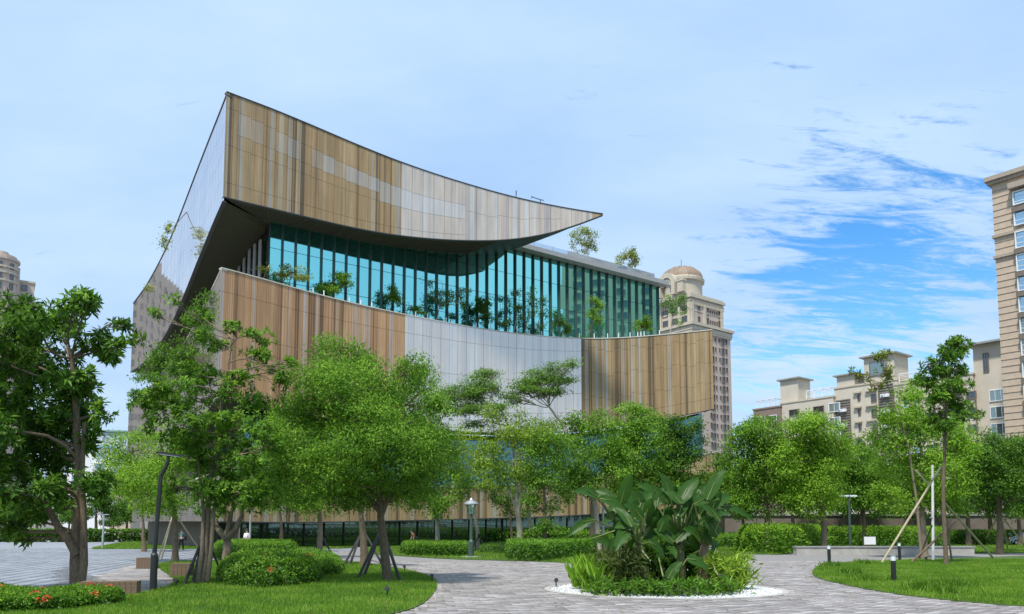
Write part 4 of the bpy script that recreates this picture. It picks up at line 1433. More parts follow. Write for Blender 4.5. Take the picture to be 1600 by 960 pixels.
def tree(name, label, Y, trunk, r0, blobs, leafm, bark=None, style='spray', L=0.11, W=0.045, dens=16, per=16, spread=0.16, depth=1.0, group=None,
         base_z=0.0, forks=None, twig=0.012, cat='tree', flat_z=1.0, shell=0.45, lobe=9):
    """trunk: picture points from the foot up at depth Y. blobs: (px, py, rx, ry[, dY]) leaf masses seen in the photograph, each given
    its own depth; the limbs are grown from the trunk out to them."""
    bark = bark or m_bark
    tp = [np.array(at(px, py, Y)) for px, py in trunk]
    tp[0][2] = base_z - 0.05 if base_z == 0 else base_z
    root = Vector((tp[0][0], tp[0][1], base_z))
    cx = np.mean([b[0] for b in blobs]); span = max(1.0, max(b[0] for b in blobs) - min(b[0] for b in blobs)) / F * Y
    mb = MB()
    # trunk
    dense = []
    for k in range(len(tp) - 1):
        for q in range(4): dense.append(tp[k] + (tp[k + 1] - tp[k]) * q / 4)
    dense.append(tp[-1])
    dense = [p + (rng.normal(0, r0 * .07, 3) * np.array([1, 1, 0]) if 0 < i < len(dense) - 1 else 0) for i, p in enumerate(dense)]
    nD = len(dense)
    rad = [r0 * (1.35 if i == 0 else 1.0) * (1 - 0.72 * i / (nD - 1)) for i in range(nD)]
    mb.tube(dense, rad, 9, cap=False)
    dense = np.array(dense)
    C, O = [], []
    crown_mid = np.array(at(cx, np.mean([b[1] for b in blobs]), Y))
    for b in blobs:
        px, py, rx, ry = b[:4]
        dY = b[4] if len(b) > 4 else rng.uniform(-0.36, 0.36) * span * depth
        c = np.array(at(px, py, Y + dY))
        a_, bb = rx / F * Y, ry / F * Y
        cc = (a_ + bb) / 2
        # limb from the trunk: leave it below the blob
        dist = np.linalg.norm(dense - c, axis=1) + np.where(dense[:, 2] > c[2] - 0.2 * bb, 2.0 * span, 0) + np.where(np.arange(nD) < nD * 0.35, 1.5 * span, 0)
        j = int(np.argmin(dist)); j = max(j, int(nD * 0.3))
        rl = min(rad[j] * 0.6, 0.03 + 0.012 * np.linalg.norm(dense[j] - c))
        lp = limb(mb, dense[j], c, rl, max(twig, rl * .35), 6, 6, 0.07, 0.05)
        n = max(6, int((DM * (1.6 if Y > 44 and base_z == 0 else 1.15)) * dens * (a_ * bb + .5 * cc * cc)))
        COUNT[0] += n * per * 2
        ax_ = np.array([a_, cc, bb * flat_z])
        m_l = max(4, n // lobe)
        lu = rnd_dir(m_l, 0.25)
        lc_ = lu * (rng.uniform(.50, .95, (m_l, 1))) * ax_
        pick = rng.integers(0, m_l, n)
        off = rng.normal(0, 0.26, (n, 3)) * np.array([cc, cc, bb * .85])
        q = lc_[pick] + off
        u = q / ax_; ln_ = np.linalg.norm(u, axis=1, keepdims=True)
        q = np.where(ln_ > 1.12, q / ln_ * 1.12, q)
        sub = off / (np.linalg.norm(off, axis=1, keepdims=True) + 1e-6)
        C.append(c + q); o = q / (np.array([a_, cc, bb]) + 1e-6) * .7 + sub * .6 + np.array([0, 0, 0.35])
        O.append(o / (np.linalg.norm(o, axis=1, keepdims=True) + 1e-9))
        for k in range(0, len(q), max(1, len(q) // 9)):
            s_ = lp[int(rng.integers(3, len(lp)))]
            out_ = 1.0 if rng.random() > .22 else 1.28
            limb(mb, s_, c + q[k] * out_, max(twig * 1.2, rl * .3), twig * .6, 4, 3, 0.08)
    C = np.concatenate(C); O = np.concatenate(O)
    V, T, tint = crown_leaves(C, O, style, per, L, W, spread)
    tint = np.clip(tint + rng.normal(0, .09), 0, 1)
    t = thing(name, label, cat, root, 0, group)
    V = V - np.array(root)
    mb.v = [tuple(Vector(p) - root) for p in mb.v]
    mb.build('trunk', bark, t, smooth=True)
    link('crown', tri_mesh('crown', V, T, leafm, tint), t)
    return t


def prop(label, px, py, topy, legs, mat, r=0.035, name='tree_prop', group=None, cross=True, lean=0.0):
    """stakes leaned together round a trunk: each stake a part. legs: picture x, y of the feet"""
    foot_ = [gnd(x, y, 0.05) for x, y in legs]
    ax = gnd(px, py, 0.05)
    top = at(px, topy, ax.y)
    t = thing(name, label, 'tree prop', (ax.x, ax.y, 0.0), 0, group)
    for f in foot_:
        d = (top - f)
        e = f + d * 1.10 + Vector((rng.normal(0, .03), rng.normal(0, .03), 0))
        MB().tube([f - ax - d.normalized() * 0.1 + Vector((0, 0, 0.0)), e - ax], [r, r * .9], 7).build('stake', mat, t)
    MB().tube([top - ax + Vector((0.16 * math.cos(a), 0.16 * math.sin(a), rng.normal(-.12, .03))) for a in np.linspace(0, 6.3, 9)], 0.02, 5).build('binding', m_black, t)
    return t


# --- foreground trees
T1 = tree('broadleaf_tree', 'dark broad-leaved tree with split trunk at the flower hedge, nearest on the left', 20.8, [(122, 934), (121, 880), (119, 850), (124, 780), (122, 700), (118, 640), (112, 560)], 0.20,
          [(30, 500, 42, 45), (-20, 560, 60, 60), (20, 590, 55, 50), (65, 560, 50, 45), (118, 482, 40, 26), (140, 470, 25, 18), (100, 520, 45, 30), (150, 540, 35, 28), (185, 545, 22, 18), (190, 505, 15, 14), (210, 528, 12, 10), (60, 640, 60, 50), (15, 680, 75, 60),
           (85, 700, 55, 45), (130, 640, 42, 32), (148, 600, 28, 25), (55, 760, 65, 45), (0, 770, 70, 50), (105, 765, 50, 28), (150, 690, 20, 20), (40, 815, 30, 22), (-30, 820, 45, 25), (40, 842, 16, 8), (160, 640, 16, 14), (-40, 680, 60, 60), (145, 760, 30, 24), (110, 600, 40, 30)],
          G_DARK, m_bark, 'rosette', L=0.20, W=0.066, dens=22, per=13, spread=0.14, twig=0.010, shell=0.6)
mb = MB()
p0 = np.array(at(119, 862, 20.8)) ; r_ = np.array(T1.location)
for pts, ra, rb in (([(121, 868), (108, 845), (92, 825), (82, 808), (70, 780), (40, 740)], .125, .05), ([(124, 930), (131, 880), (130, 800), (128, 740), (132, 660)], .12, .05)):
    w_ = [np.array(at(x, y, 20.7)) - r_ for x, y in pts]
    mb.tube(w_, list(np.linspace(ra, rb, len(w_))), 9, cap=False)
mb.build('side_trunk', m_bark, T1, smooth=True)

T2 = tree('broadleaf_tree', 'tall sparse-topped tree propped by black stakes behind the flower bush', 23.8, [(318, 912), (322, 850), (326, 780), (335, 700), (345, 640), (356, 580), (362, 530)], 0.10,
          [(235, 491, 13, 10), (274, 469, 12, 8), (302, 491, 24, 14), (314, 531, 28, 22), (326, 503, 15, 12), (363, 515, 18, 10), (400, 527, 32, 14), (404, 564, 28, 18), (440, 588, 26, 20), (452, 570, 16, 10), (294, 584, 30, 24), (233, 625, 34, 16),
           (262, 600, 28, 20), (294, 621, 40, 28), (330, 600, 32, 26), (375, 610, 34, 26), (412, 621, 30, 20), (282, 665, 48, 34), (330, 673, 50, 36), (383, 673, 46, 34), (302, 722, 50, 36), (363, 730, 48, 34), (330, 770, 48, 30), (375, 770, 38, 26), (262, 770, 30, 22), (345, 545, 16, 16), (420, 690, 24, 26)],
          G_MID, m_barkm, 'rosette', L=0.135, W=0.05, dens=31, per=12, spread=0.11, twig=0.008, shell=0.6)
mb = MB()
r_ = np.array(T2.location)
for pts, ra, rb in (([(310, 910), (316, 860), (318, 800), (312, 740), (300, 660)], .08, .03), ([(324, 908), (330, 860), (334, 800), (352, 720), (372, 640)], .08, .03)):
    mb.tube([np.array(at(x, y, 23.7)) - r_ for x, y in pts], list(np.linspace(ra, rb, len(pts))), 8, cap=False)
mb.build('side_trunk', m_barkm, T2, smooth=True)
T2b = tree('broadleaf_tree', 'bright green tree with pale stakes behind the dark lamp post', 40.5, [(274, 877), (274, 820), (272, 780), (262, 730), (250, 690)], 0.17,
           [(215, 700, 40, 30), (190, 725, 35, 32), (235, 740, 45, 40), (262, 695, 36, 30), (205, 770, 40, 30), (280, 760, 38, 34), (250, 790, 36, 22), (182, 760, 26, 24), (300, 720, 30, 30)],
           G_BRIGHT, m_bark, 'spray', L=0.15, W=0.065, dens=9, per=18, spread=0.2)
T2c = tree('frangipani_tree', 'stout forked tree standing behind the flower bush', 31.0, [(354, 894), (355, 860), (354, 838), (362, 800), (378, 760)], 0.20,
           [(380, 745, 45, 34), (420, 730, 34, 30), (350, 770, 45, 26), (400, 780, 40, 24), (320, 790, 30, 18), (420, 770, 30, 20)],
           G_MID, m_barkm, 'rosette', L=0.17, W=0.06, dens=15, per=12, spread=0.14)
mb = MB(); r_ = np.array(T2c.location)
mb.tube([np.array(at(x, y, 31)) - r_ for x, y in [(354, 842), (340, 826), (332, 812), (330, 795)]], [.15, .11, .08, .05], 8, cap=False)
mb.tube([np.array(at(x, y, 31)) - r_ for x, y in [(354, 842), (368, 828), (378, 806), (376, 780)]], [.16, .12, .09, .05], 8, cap=False)
mb.build('fork', m_barkm, T2c, smooth=True)

T3 = tree('camphor_tree', 'big dense camphor tree on black stakes at the right end of the grass island', 25.3, [(607, 908), (601, 860), (596, 820), (592, 770), (588, 720), (580, 650)], 0.165,
          [(522, 556, 42, 28), (492, 602, 40, 38), (545, 600, 50, 40), (632, 578, 22, 22), (655, 566, 16, 18), (600, 612, 45, 40), (652, 618, 42, 42), (686, 640, 26, 28), (500, 660, 55, 40), (560, 660, 60, 50), (630, 670, 50, 45), (690, 690, 30, 35),
           (470, 710, 48, 38), (540, 720, 60, 45), (610, 730, 60, 45), (676, 728, 38, 40), (455, 756, 32, 30), (520, 775, 50, 28), (645, 772, 42, 25), (588, 775, 50, 25), (462, 650, 25, 32), (575, 570, 30, 24), (520, 610, 40, 40, -2.0), (590, 680, 60, 50, -2.2), (520, 740, 50, 40, -2.0), (650, 700, 40, 40, -1.8)],
          G_MID, m_bark, 'spray', L=0.105, W=0.04, dens=33, per=19, spread=0.15, depth=0.8, shell=0.4)
mb = MB(); r_ = np.array(T3.location)
for pts, ra, rb in (([(594, 800), (580, 782), (566, 770), (545, 740), (520, 700)], .10, .03), ([(596, 805), (606, 780), (620, 760), (650, 720)], .09, .03)):
    mb.tube([np.array(at(x, y, 25.3)) - r_ for x, y in pts], list(np.linspace(ra, rb, len(pts))), 7, cap=False)
mb.build('limb', m_bark, T3, smooth=True)

# --- second rank on the left and behind the camphor tree
tree('camphor_tree', 'camphor tree on pale stakes just left of the big dense camphor tree', 47.0, [(500, 872), (500, 820), (498, 770), (490, 720)], 0.19,
     [(450, 680, 34, 34), (430, 730, 40, 40), (480, 690, 40, 36), (510, 740, 40, 34), (460, 770, 46, 34), (420, 775, 34, 26), (500, 785, 34, 22), (440, 640, 24, 20)], G_BRIGHT, m_barkm, 'spray', L=0.19, W=0.08, dens=5.5, per=18, spread=0.24)
tree('camphor_tree', 'slim camphor tree with short black stakes behind the big camphor trunk', 36.0, [(570, 886), (568, 840), (562, 790), (556, 750)], 0.20,
     [(540, 760, 40, 26), (580, 765, 36, 26), (560, 730, 45, 32)], G_MID, m_bark, 'spray', L=0.16, W=0.07, dens=8, per=16, spread=0.2)
tree('broadleaf_tree', 'tree with twin pale trunks left of the classic lamp post', 62.0, [(684, 864), (683, 820), (684, 780), (680, 740)], 0.22,
     [(670, 740, 34, 30), (700, 760, 30, 30), (660, 780, 30, 24), (700, 720, 30, 30), (688, 795, 28, 18), (650, 750, 30, 28)], G_MID, m_barkp, 'spray', L=0.24, W=0.10, dens=3.6, per=18, spread=0.3)
tree('broadleaf_tree', 'slender tree in front of the lower striped band left of the classic lamp', 64, [(747, 862), (746, 830), (740, 790), (722, 755), (715, 720)], 0.18,
     [(720, 690, 26, 26), (735, 730, 28, 28), (712, 755, 24, 20), (750, 765, 22, 18)], G_YEL, m_barkp, 'spray', L=0.22, W=0.09, dens=3, per=16, spread=0.3)

# --- umbrella shaped trees before the library
tree('albizia_tree', 'bare-limbed umbrella tree leaning left against the pale panels, with feathery top', 60.0, [(936, 863), (930, 790), (922, 768), (910, 730), (897, 701), (889, 684), (876, 660), (858, 636)], 0.24,
     [(821, 602, 24, 14), (838, 590, 28, 14), (856, 598, 26, 16), (873, 576, 22, 10), (894, 567, 14, 6), (806, 622, 22, 8), (846, 612, 28, 10), (880, 592, 16, 10), (870, 610, 16, 8), (812, 612, 14, 8)], G_GREY, m_barkp, 'feather', L=0.20, W=0.075, dens=9, per=15, spread=0.26, depth=0.7, twig=0.03, shell=.7)
tree('albizia_tree', 'umbrella tree with round feathery head in front of the band, left of the bare-limbed one', 58.0, [(834, 863), (826, 800), (812, 720), (800, 680), (788, 650), (770, 625)], 0.17,
     [(708, 622, 22, 18), (731, 608, 28, 16), (753, 596, 26, 16), (768, 586, 14, 8), (750, 622, 28, 16), (784, 632, 16, 8), (716, 642, 22, 12), (735, 640, 24, 12), (775, 610, 14, 12), (738, 662, 18, 8)], G_GREY, m_barkp, 'feather', L=0.20, W=0.075, dens=9, per=16, spread=0.26, depth=0.7, twig=0.025, shell=.7)
M3 = tree('rain_tree', 'yellow green tree with white forked trunk before the library', 56.0, [(813, 866), (812, 830), (810, 806), (808, 780), (806, 740), (802, 700)], 0.27,
     [(790, 680, 32, 24), (768, 662, 24, 22), (826, 662, 34, 26), (850, 692, 30, 26), (800, 718, 40, 28), (764, 718, 26, 32), (836, 730, 34, 28), (748, 702, 22, 26), (862, 668, 20, 18), (785, 750, 26, 18), (762, 640, 16, 14)], G_YEL, m_barkp, 'spray', L=0.22, W=0.085, dens=3.6, per=17, spread=0.32)
mb = MB(); r_ = np.array(M3.location)
mb.tube([np.array(at(x, y, 56)) - r_ for x, y in [(811, 808), (804, 790), (796, 764), (786, 745)]], [.14, .11, .09, .06], 7, cap=False)
mb.tube([np.array(at(x, y, 56)) - r_ for x, y in [(810, 800), (814, 772), (816, 745), (812, 728)]], [.17, .15, .12, .08], 7, cap=False)
mb.build('fork', m_barkp, M3, smooth=True)
tree('ficus_tree', 'narrow dark green tree right of the white forked trunk', 54.0, [(852, 868), (851, 830), (850, 780), (852, 730)], 0.20,
     [(848, 722, 32, 28), (852, 764, 36, 28), (872, 700, 28, 28), (836, 792, 22, 18), (872, 778, 24, 22), (850, 690, 22, 22), (860, 822, 22, 14), (838, 835, 18, 12)], G_MID, m_bark, 'spray', L=0.19, W=0.08, dens=5, per=18, spread=0.26)
tree('ficus_tree', 'dense tree left of the banana clump under the striped corner', 60.0, [(925, 864), (926, 820), (925, 770), (920, 720)], 0.24,
     [(905, 672, 28, 26), (936, 672, 34, 26), (898, 712, 32, 30), (935, 712, 40, 34), (905, 752, 34, 28), (948, 750, 36, 28), (880, 745, 22, 30)], G_MID, m_barkm, 'spray', L=0.23, W=0.095, dens=4.2, per=18, spread=0.3)
tree('ficus_tree', 'tall leafy tree with pointed top behind the banana clump', 63.0, [(1005, 862), (1004, 810), (1000, 760), (994, 710), (990, 670)], 0.24,
     [(985, 652, 28, 20), (1000, 668, 30, 24), (972, 682, 30, 26), (1006, 700, 40, 32), (965, 720, 36, 34), (1010, 742, 40, 34), (975, 760, 40, 30), (1030, 770, 34, 26), (1004, 642, 12, 8)], G_MID, m_barkm, 'spray', L=0.23, W=0.095, dens=4.4, per=18, spread=0.3)
tree('ficus_tree', 'round dark tree under the right end of the middle band', 66.0, [(1062, 860), (1062, 820), (1058, 770), (1055, 720)], 0.24,
     [(1046, 672, 32, 22), (1072, 690, 32, 32), (1038, 706, 34, 30), (1068, 728, 34, 34), (1040, 750, 36, 30), (1078, 762, 24, 26), (1082, 668, 14, 14)], G_DARK, m_bark, 'spray', L=0.24, W=0.10, dens=4.2, per=18, spread=0.3)
tree('ficus_tree', 'small round tree before the dark base glass', 66.0, [(800, 858), (799, 830), (796, 800), (794, 780)], 0.15,
     [(786, 768, 24, 18), (806, 780, 20, 16), (775, 785, 18, 14), (795, 800, 24, 12)], G_DARK, m_bark, 'spray', L=0.22, W=0.09, dens=3.6, per=16, spread=0.28)

# --- right-hand row
tree('bay_tree', 'tall conical tree right of the banana clump, first of the right-hand row', 62.0, [(1200, 862), (1198, 800), (1194, 740), (1188, 680)], 0.25,
     [(1188, 682, 40, 26), (1168, 706, 36, 30), (1206, 700, 36, 30), (1160, 740, 34, 34), (1196, 740, 44, 36), (1226, 740, 30, 36), (1170, 778, 40, 30), (1214, 780, 40, 28), (1178, 665, 18, 12), (1150, 790, 26, 22)], G_MID, m_barkm, 'spray', L=0.23, W=0.095, dens=5, per=18, spread=0.3)
tree('bay_tree', 'broad yellow-green tree in front of the beige apartment blocks', 60.0, [(1288, 864), (1287, 810), (1280, 760), (1268, 700)], 0.25,
     [(1258, 664, 36, 18), (1236, 686, 32, 26), (1292, 680, 34, 24), (1266, 714, 46, 34), (1302, 712, 26, 28), (1248, 748, 42, 34), (1290, 752, 38, 32), (1262, 784, 44, 26), (1230, 720, 26, 28), (1312, 690, 14, 14), (1270, 650, 18, 10)], G_BRIGHT, m_barkm, 'spray', L=0.23, W=0.095, dens=5, per=18, spread=0.3)
tree('bay_tree', 'darker round tree between the yellow-green tree and the tall staked tree', 74.0, [(1352, 856), (1350, 810), (1348, 760)], 0.25,
     [(1348, 724, 34, 22), (1330, 748, 28, 26), (1368, 742, 30, 26), (1346, 776, 40, 26), (1384, 768, 26, 26), (1322, 782, 26, 20)], G_MID, m_bark, 'spray', L=0.28, W=0.12, dens=3.6, per=18, spread=0.34)
tree('bay_tree', 'big bright bushy tree behind the staked sparse tree', 48.0, [(1444, 874), (1442, 820), (1438, 760), (1440, 700)], 0.22,
     [(1402, 650, 32, 24), (1432, 634, 28, 20), (1392, 690, 38, 32), (1440, 684, 44, 36), (1484, 676, 34, 30), (1418, 738, 48, 36), (1478, 736, 40, 36), (1502, 700, 24, 26), (1398, 782, 40, 26), (1456, 784, 44, 26), (1500, 770, 28, 26), (1420, 610, 18, 12)], G_BRIGHT, m_barkm, 'spray', L=0.19, W=0.08, dens=6.5, per=18, spread=0.24)
tree('sparse_tree', 'young tree with yellowish flushes on bare shoots left of the tall staked tree', 47.0, [(1440, 874), (1432, 780), (1418, 690), (1400, 640), (1386, 600)], 0.09,
     [(1377, 562, 16, 14), (1336, 582, 9, 7), (1360, 603, 16, 8), (1391, 590, 11, 12), (1382, 574, 12, 10), (1349, 590, 8, 5)], G_OLIVE, m_barkm, 'rosette', L=0.22, W=0.075, dens=6, per=12, spread=0.16, depth=.3, twig=0.02)
tree('sparse_tree', 'tall sparse tree held by a tripod of poles and a white mast', 37.0, [(1478, 884), (1476, 830), (1474, 760), (1476, 700), (1478, 640), (1480, 590), (1484, 560)], 0.105,
     [(1490, 541, 26, 14), (1476, 560, 24, 15), (1495, 560, 22, 16), (1449, 571, 15, 9), (1443, 592, 18, 11), (1452, 600, 15, 9), (1508, 580, 9, 8), (1484, 578, 22, 13), (1462, 626, 28, 13), (1492, 634, 28, 13), (1516, 648, 18, 10), (1474, 648, 22, 12), (1500, 600, 14, 9), (1466, 545, 8, 6), (1470, 585, 18, 12), (1482, 606, 20, 13), (1462, 604, 16, 11), (1496, 616, 18, 10), (1470, 660, 24, 12), (1488, 668, 22, 12)], G_MID, m_bark, 'rosette', L=0.20, W=0.065, dens=19, per=12, spread=0.15, depth=.6, twig=0.012)
tree('bay_tree', 'dark green tree on pale stakes under the salmon tower', 55.0, [(1562, 866), (1562, 820), (1560, 770), (1556, 720)], 0.24,
     [(1532, 700, 30, 22), (1566, 694, 36, 20), (1544, 738, 42, 34), (1588, 734, 36, 34), (1610, 700, 36, 30), (1556, 782, 46, 24), (1600, 776, 40, 26), (1520, 740, 24, 26)], G_DARK, m_bark, 'spray', L=0.21, W=0.09, dens=5, per=18, spread=0.28)
tree('bay_tree', 'leafy tree right of the dark one, cut by the picture edge', 62.0, [(1630, 862), (1630, 820), (1630, 760)], 0.24,
     [(1600, 745, 40, 34), (1640, 720, 40, 34), (1620, 775, 46, 28), (1600, 800, 36, 14)], G_MID, m_bark, 'spray', L=0.23, W=0.095, dens=4.4, per=18, spread=0.3)
far_proto = tree('far_tree', 'dark rear tree just right of the lower striped band end', 88.0, [(1130, 852), (1129, 810), (1128, 780)], 0.28,
     [(1126, 738, 26, 24), (1108, 760, 22, 22), (1144, 762, 22, 22), (1128, 782, 30, 20)], G_DARK, m_bark, 'spray', L=0.34, W=0.15, dens=2.6, per=18, spread=0.42, group='dark trees in the rank behind the right-hand row')
fx, fy = far_proto.location.x, far_proto.location.y
for px, Y, s_, lab in ((1160, 92, .9, 'dark rear tree showing behind the left side of the conical tree'), (1238, 90, 1.0, 'dark rear tree in the gap between the conical and the yellow-green tree'), (1318, 93, 1.05, 'dark rear tree in the gap right of the yellow-green tree'), (1372, 90, .95, 'dark rear tree behind the left flank of the big bright bushy tree'),
                       (1420, 96, 1.05, 'dark rear tree hidden behind the middle of the big bright bushy tree'), (1510, 88, 1.1, 'dark rear tree between the bushy tree and the one under the salmon tower'), (1545, 95, 1.2, 'tall dark rear tree behind the left side of the tree under the salmon tower'), (1590, 90, 1.0, 'dark rear tree behind the parked pale blue car'),
                       (1640, 92, 1.2, 'dark rear tree farthest right, cut by the picture edge'), (1090, 96, .85, 'small dark rear tree beside the end of the lower striped band'), (1280, 98, 1.15, 'dark rear tree directly behind the yellow-green tree'), (1345, 100, 1.2, 'dark rear tree directly behind the darker round tree'), (1460, 99, 1.2, 'dark rear tree behind the white mast')):
    c = copy_tree(far_proto); c['label'] = lab
    c.location = ((px - 800) / F * Y, Y, 0); c.rotation_euler.z = rng.uniform(0, 6.28); c.scale = (s_, s_, s_ * rng.uniform(.9, 1.1))
# trees beyond the plaza on the left
lf = tree('far_tree', 'flat-topped dark tree behind the long grey planter box', 120.0, [(150, 838), (150, 815), (150, 795)], 0.3,
     [(150, 778, 22, 14), (135, 790, 18, 12), (168, 792, 18, 12), (150, 800, 26, 10)], G_DARK, m_bark, 'spray', L=0.42, W=0.18, dens=1.8, per=18, spread=0.5, group='dark trees at the far side of the plaza')
for px, Y, s_, lab in ((60, 150, 1.1, 'far dark tree above the middle traffic cone'), (10, 140, 1.2, 'far dark tree at the left picture edge beyond the plaza'), (110, 160, .9, 'far dark tree showing behind the split trunk'), (200, 130, .9, 'far dark tree behind the white notice board'),
                       (235, 125, 1.0, 'far dark tree behind the bent lamp post'), (180, 150, .7, 'small far tree in front of the narrow town houses'), (300, 118, 1.0, 'far dark tree beside the library side wall')):
    c = copy_tree(lf); c['label'] = lab; c.location = ((px - 800) / F * Y, Y, 0); c.rotation_euler.z = rng.uniform(0, 6.28); c.scale = (s_,) * 3
tree('far_tree', 'green tree in front of the library side wall behind the bright tree', 62.0, [(225, 860), (224, 830), (222, 790)], 0.2,
     [(210, 780, 26, 22), (235, 770, 26, 24), (222, 745, 30, 26), (250, 795, 20, 16)], G_BRIGHT, m_bark, 'spray', L=0.24, W=0.1, dens=3.2, per=18, spread=0.3)
tree('far_tree', 'green tree before the library wall between sparse tree and camphor', 62.0, [(440, 862), (440, 830), (436, 780)], 0.2,
     [(430, 680, 30, 26), (410, 720, 34, 30), (445, 740, 34, 30), (400, 770, 30, 22), (440, 785, 30, 18)], G_MID, m_bark, 'spray', L=0.24, W=0.1, dens=3.4, per=18, spread=0.3)

# --- planting on the library: terrace trees, roof trees, hanging greenery


def on_terrace(px, back=1.6):
    t = B2.s_at(px); q = Vector((*B2.xy(t), 0)); n = B2.normal(t)
    q = q - n * back; q.z = B2.top(t) - DROP
    return q


terr = [  # name, label, px, blobs, material, style, dens
    ('sparse pale shrub tree at the left end of the terrace', 458, [(458, 425, 24, 9), (440, 430, 12, 6), (470, 432, 14, 8), (448, 418, 8, 4)], G_OLIVE, 5),
    ('tiny pale shrub on the terrace by the glass corner', 417, [(415, 419, 9, 4)], G_OLIVE, 6),
    ('low spreading shrub on the terrace, second from the glass corner', 523, [(530, 437, 20, 8), (512, 446, 18, 8), (540, 444, 12, 8), (522, 452, 22, 5)], G_MID, 9),
    ('round dark terrace tree with bare stem', 617, [(617, 455, 9, 8), (621, 468, 10, 8), (612, 466, 7, 7)], G_DARK, 11),
    ('wide group of airy saplings on the terrace', 692, [(668, 441, 10, 6), (686, 460, 14, 8), (706, 462, 12, 8), (720, 458, 12, 9), (678, 468, 10, 7), (700, 474, 14, 7), (724, 474, 8, 7)], G_GREY, 4.5),
    ('dark upright terrace tree left of the slender trio', 754, [(755, 470, 10, 9), (750, 484, 13, 9), (762, 484, 10, 9), (755, 496, 13, 7)], G_DARK, 10),
    ('slender airy terrace tree, left stem of the trio', 812, [(808, 462, 8, 9), (814, 480, 9, 10), (820, 498, 8, 8)], G_GREY, 4.5),
    ('slender airy terrace tree, middle stem of the trio', 830, [(831, 458, 7, 9), (832, 476, 8, 11), (826, 492, 7, 8)], G_GREY, 4.5),
    ('slender airy terrace tree, right stem of the trio', 847, [(847, 472, 7, 9), (850, 490, 7, 10), (846, 508, 7, 8)], G_GREY, 4.5),
    ('dark round terrace bush right of the trio', 882, [(884, 514, 9, 7), (880, 505, 7, 5)], G_DARK, 11),
    ('tall columnar terrace tree near the dark reflection', 929, [(926, 468, 10, 6), (932, 480, 9, 10), (926, 494, 10, 10), (936, 504, 9, 9)], G_MID, 6.5),
    ('rounded bright terrace shrub at the glass end', 1003, [(1004, 500, 12, 8), (1000, 510, 12, 7), (1010, 511, 9, 6)], G_BRIGHT, 10),
    ('loose terrace tree standing before the domed tower', 1055, [(1058, 470, 18, 9), (1040, 478, 12, 8), (1072, 478, 9, 6), (1056, 488, 12, 8), (1046, 466, 8, 5), (1058, 504, 7, 6)], G_GREY, 4.5),
    ('low dark shrub on the terrace under the tilted saplings', 642, [(640, 484, 16, 4), (655, 488, 10, 4)], G_MID, 8),
    ('small dark shrub on the terrace beside the wide sapling group', 706, [(704, 496, 10, 5)], G_DARK, 8),
    ('grey green shrub on the terrace between dark tree and trio', 784, [(784, 506, 10, 6), (776, 502, 6, 5)], G_GREY, 6),
    ('thin shrub on the terrace left of the dark round bush', 866, [(866, 500, 9, 6), (872, 508, 6, 5)], G_GREY, 6)]
for lab, px, bl, mt, dn in terr:
    q = on_terrace(px, 2.2)
    X, Y = q.x, q.y
    fp = proj(q.x, q.y, q.z)
    top = min(b_[1] for b_ in bl)
    tree('terrace_tree', lab, Y, [fp, ((fp[0] + px) / 2, (fp[1] * 2 + top) / 3), (px, top + 2)], 0.09, bl, mt, m_barkp if mt is G_GREY else m_bark, 'spray', L=0.26, W=0.10, dens=dn * 0.85, per=15, spread=0.22, base_z=q.z, twig=0.02, depth=0.5, shell=.6, group='trees planted along the library terrace', flat_z=1.0)
for lab, px, bl in (('airy round tree on the roof slab nearest the pointed tip', 917, [(902, 368, 12, 8), (922, 366, 13, 9), (928, 378, 9, 9), (906, 382, 14, 8), (918, 388, 12, 7), (898, 392, 9, 4), (912, 360, 8, 5)]),
                    ('smaller airy tree on the roof slab nearest the domed tower', 987, [(985, 393, 9, 6), (994, 400, 10, 7), (976, 403, 11, 6), (987, 410, 14, 6), (968, 410, 8, 3), (985, 402, 12, 9)])):
    k = (px - 800) / F * 1.0
    # where the slab edge passes this column
    t = min(np.linspace(0, 38, 300), key=lambda t: abs(proj((S_R - gd * t).x, (S_R - gd * t).y, SLAB_Z)[0] - px))
    q = S_R - gd * t - gn * 2.5; q.z = SLAB_Z + .12
    fp = proj(q.x, q.y, q.z)
    tree('roof_tree', lab, q.y, [fp, (px + 1, fp[1] - 14), (px, fp[1] - 34)], 0.10, bl, G_OLIVE, m_barkp, 'spray', L=0.30, W=0.12, dens=3.6, per=13, spread=0.26, base_z=q.z, depth=.6, twig=0.02, shell=.6)
for lab, px, bl, sfrac in (('small shrub peeping over the left roof edge of the library', 262, [(262, 362, 9, 6), (255, 385, 7, 6), (258, 374, 7, 6), (266, 352, 5, 3)], 0.42),
                           ('tiny sprig on the left roof edge of the library', 228, [(227, 449, 4, 4)], 0.80)):
    t = B3L.L * sfrac; q = Vector((*B3L.xy(t), B3L.top(t) - .15)); q -= B3L.normal(t) * 1.2
    fp = proj(q.x, q.y, q.z)
    tree('roof_shrub', lab, q.y, [(fp[0], fp[1]), (px, bl[0][1] + 4)], 0.06, bl, G_OLIVE, m_bark, 'spray', L=0.30, W=0.12, dens=3.5, per=12, spread=0.25, base_z=q.z, depth=.3, twig=.02)
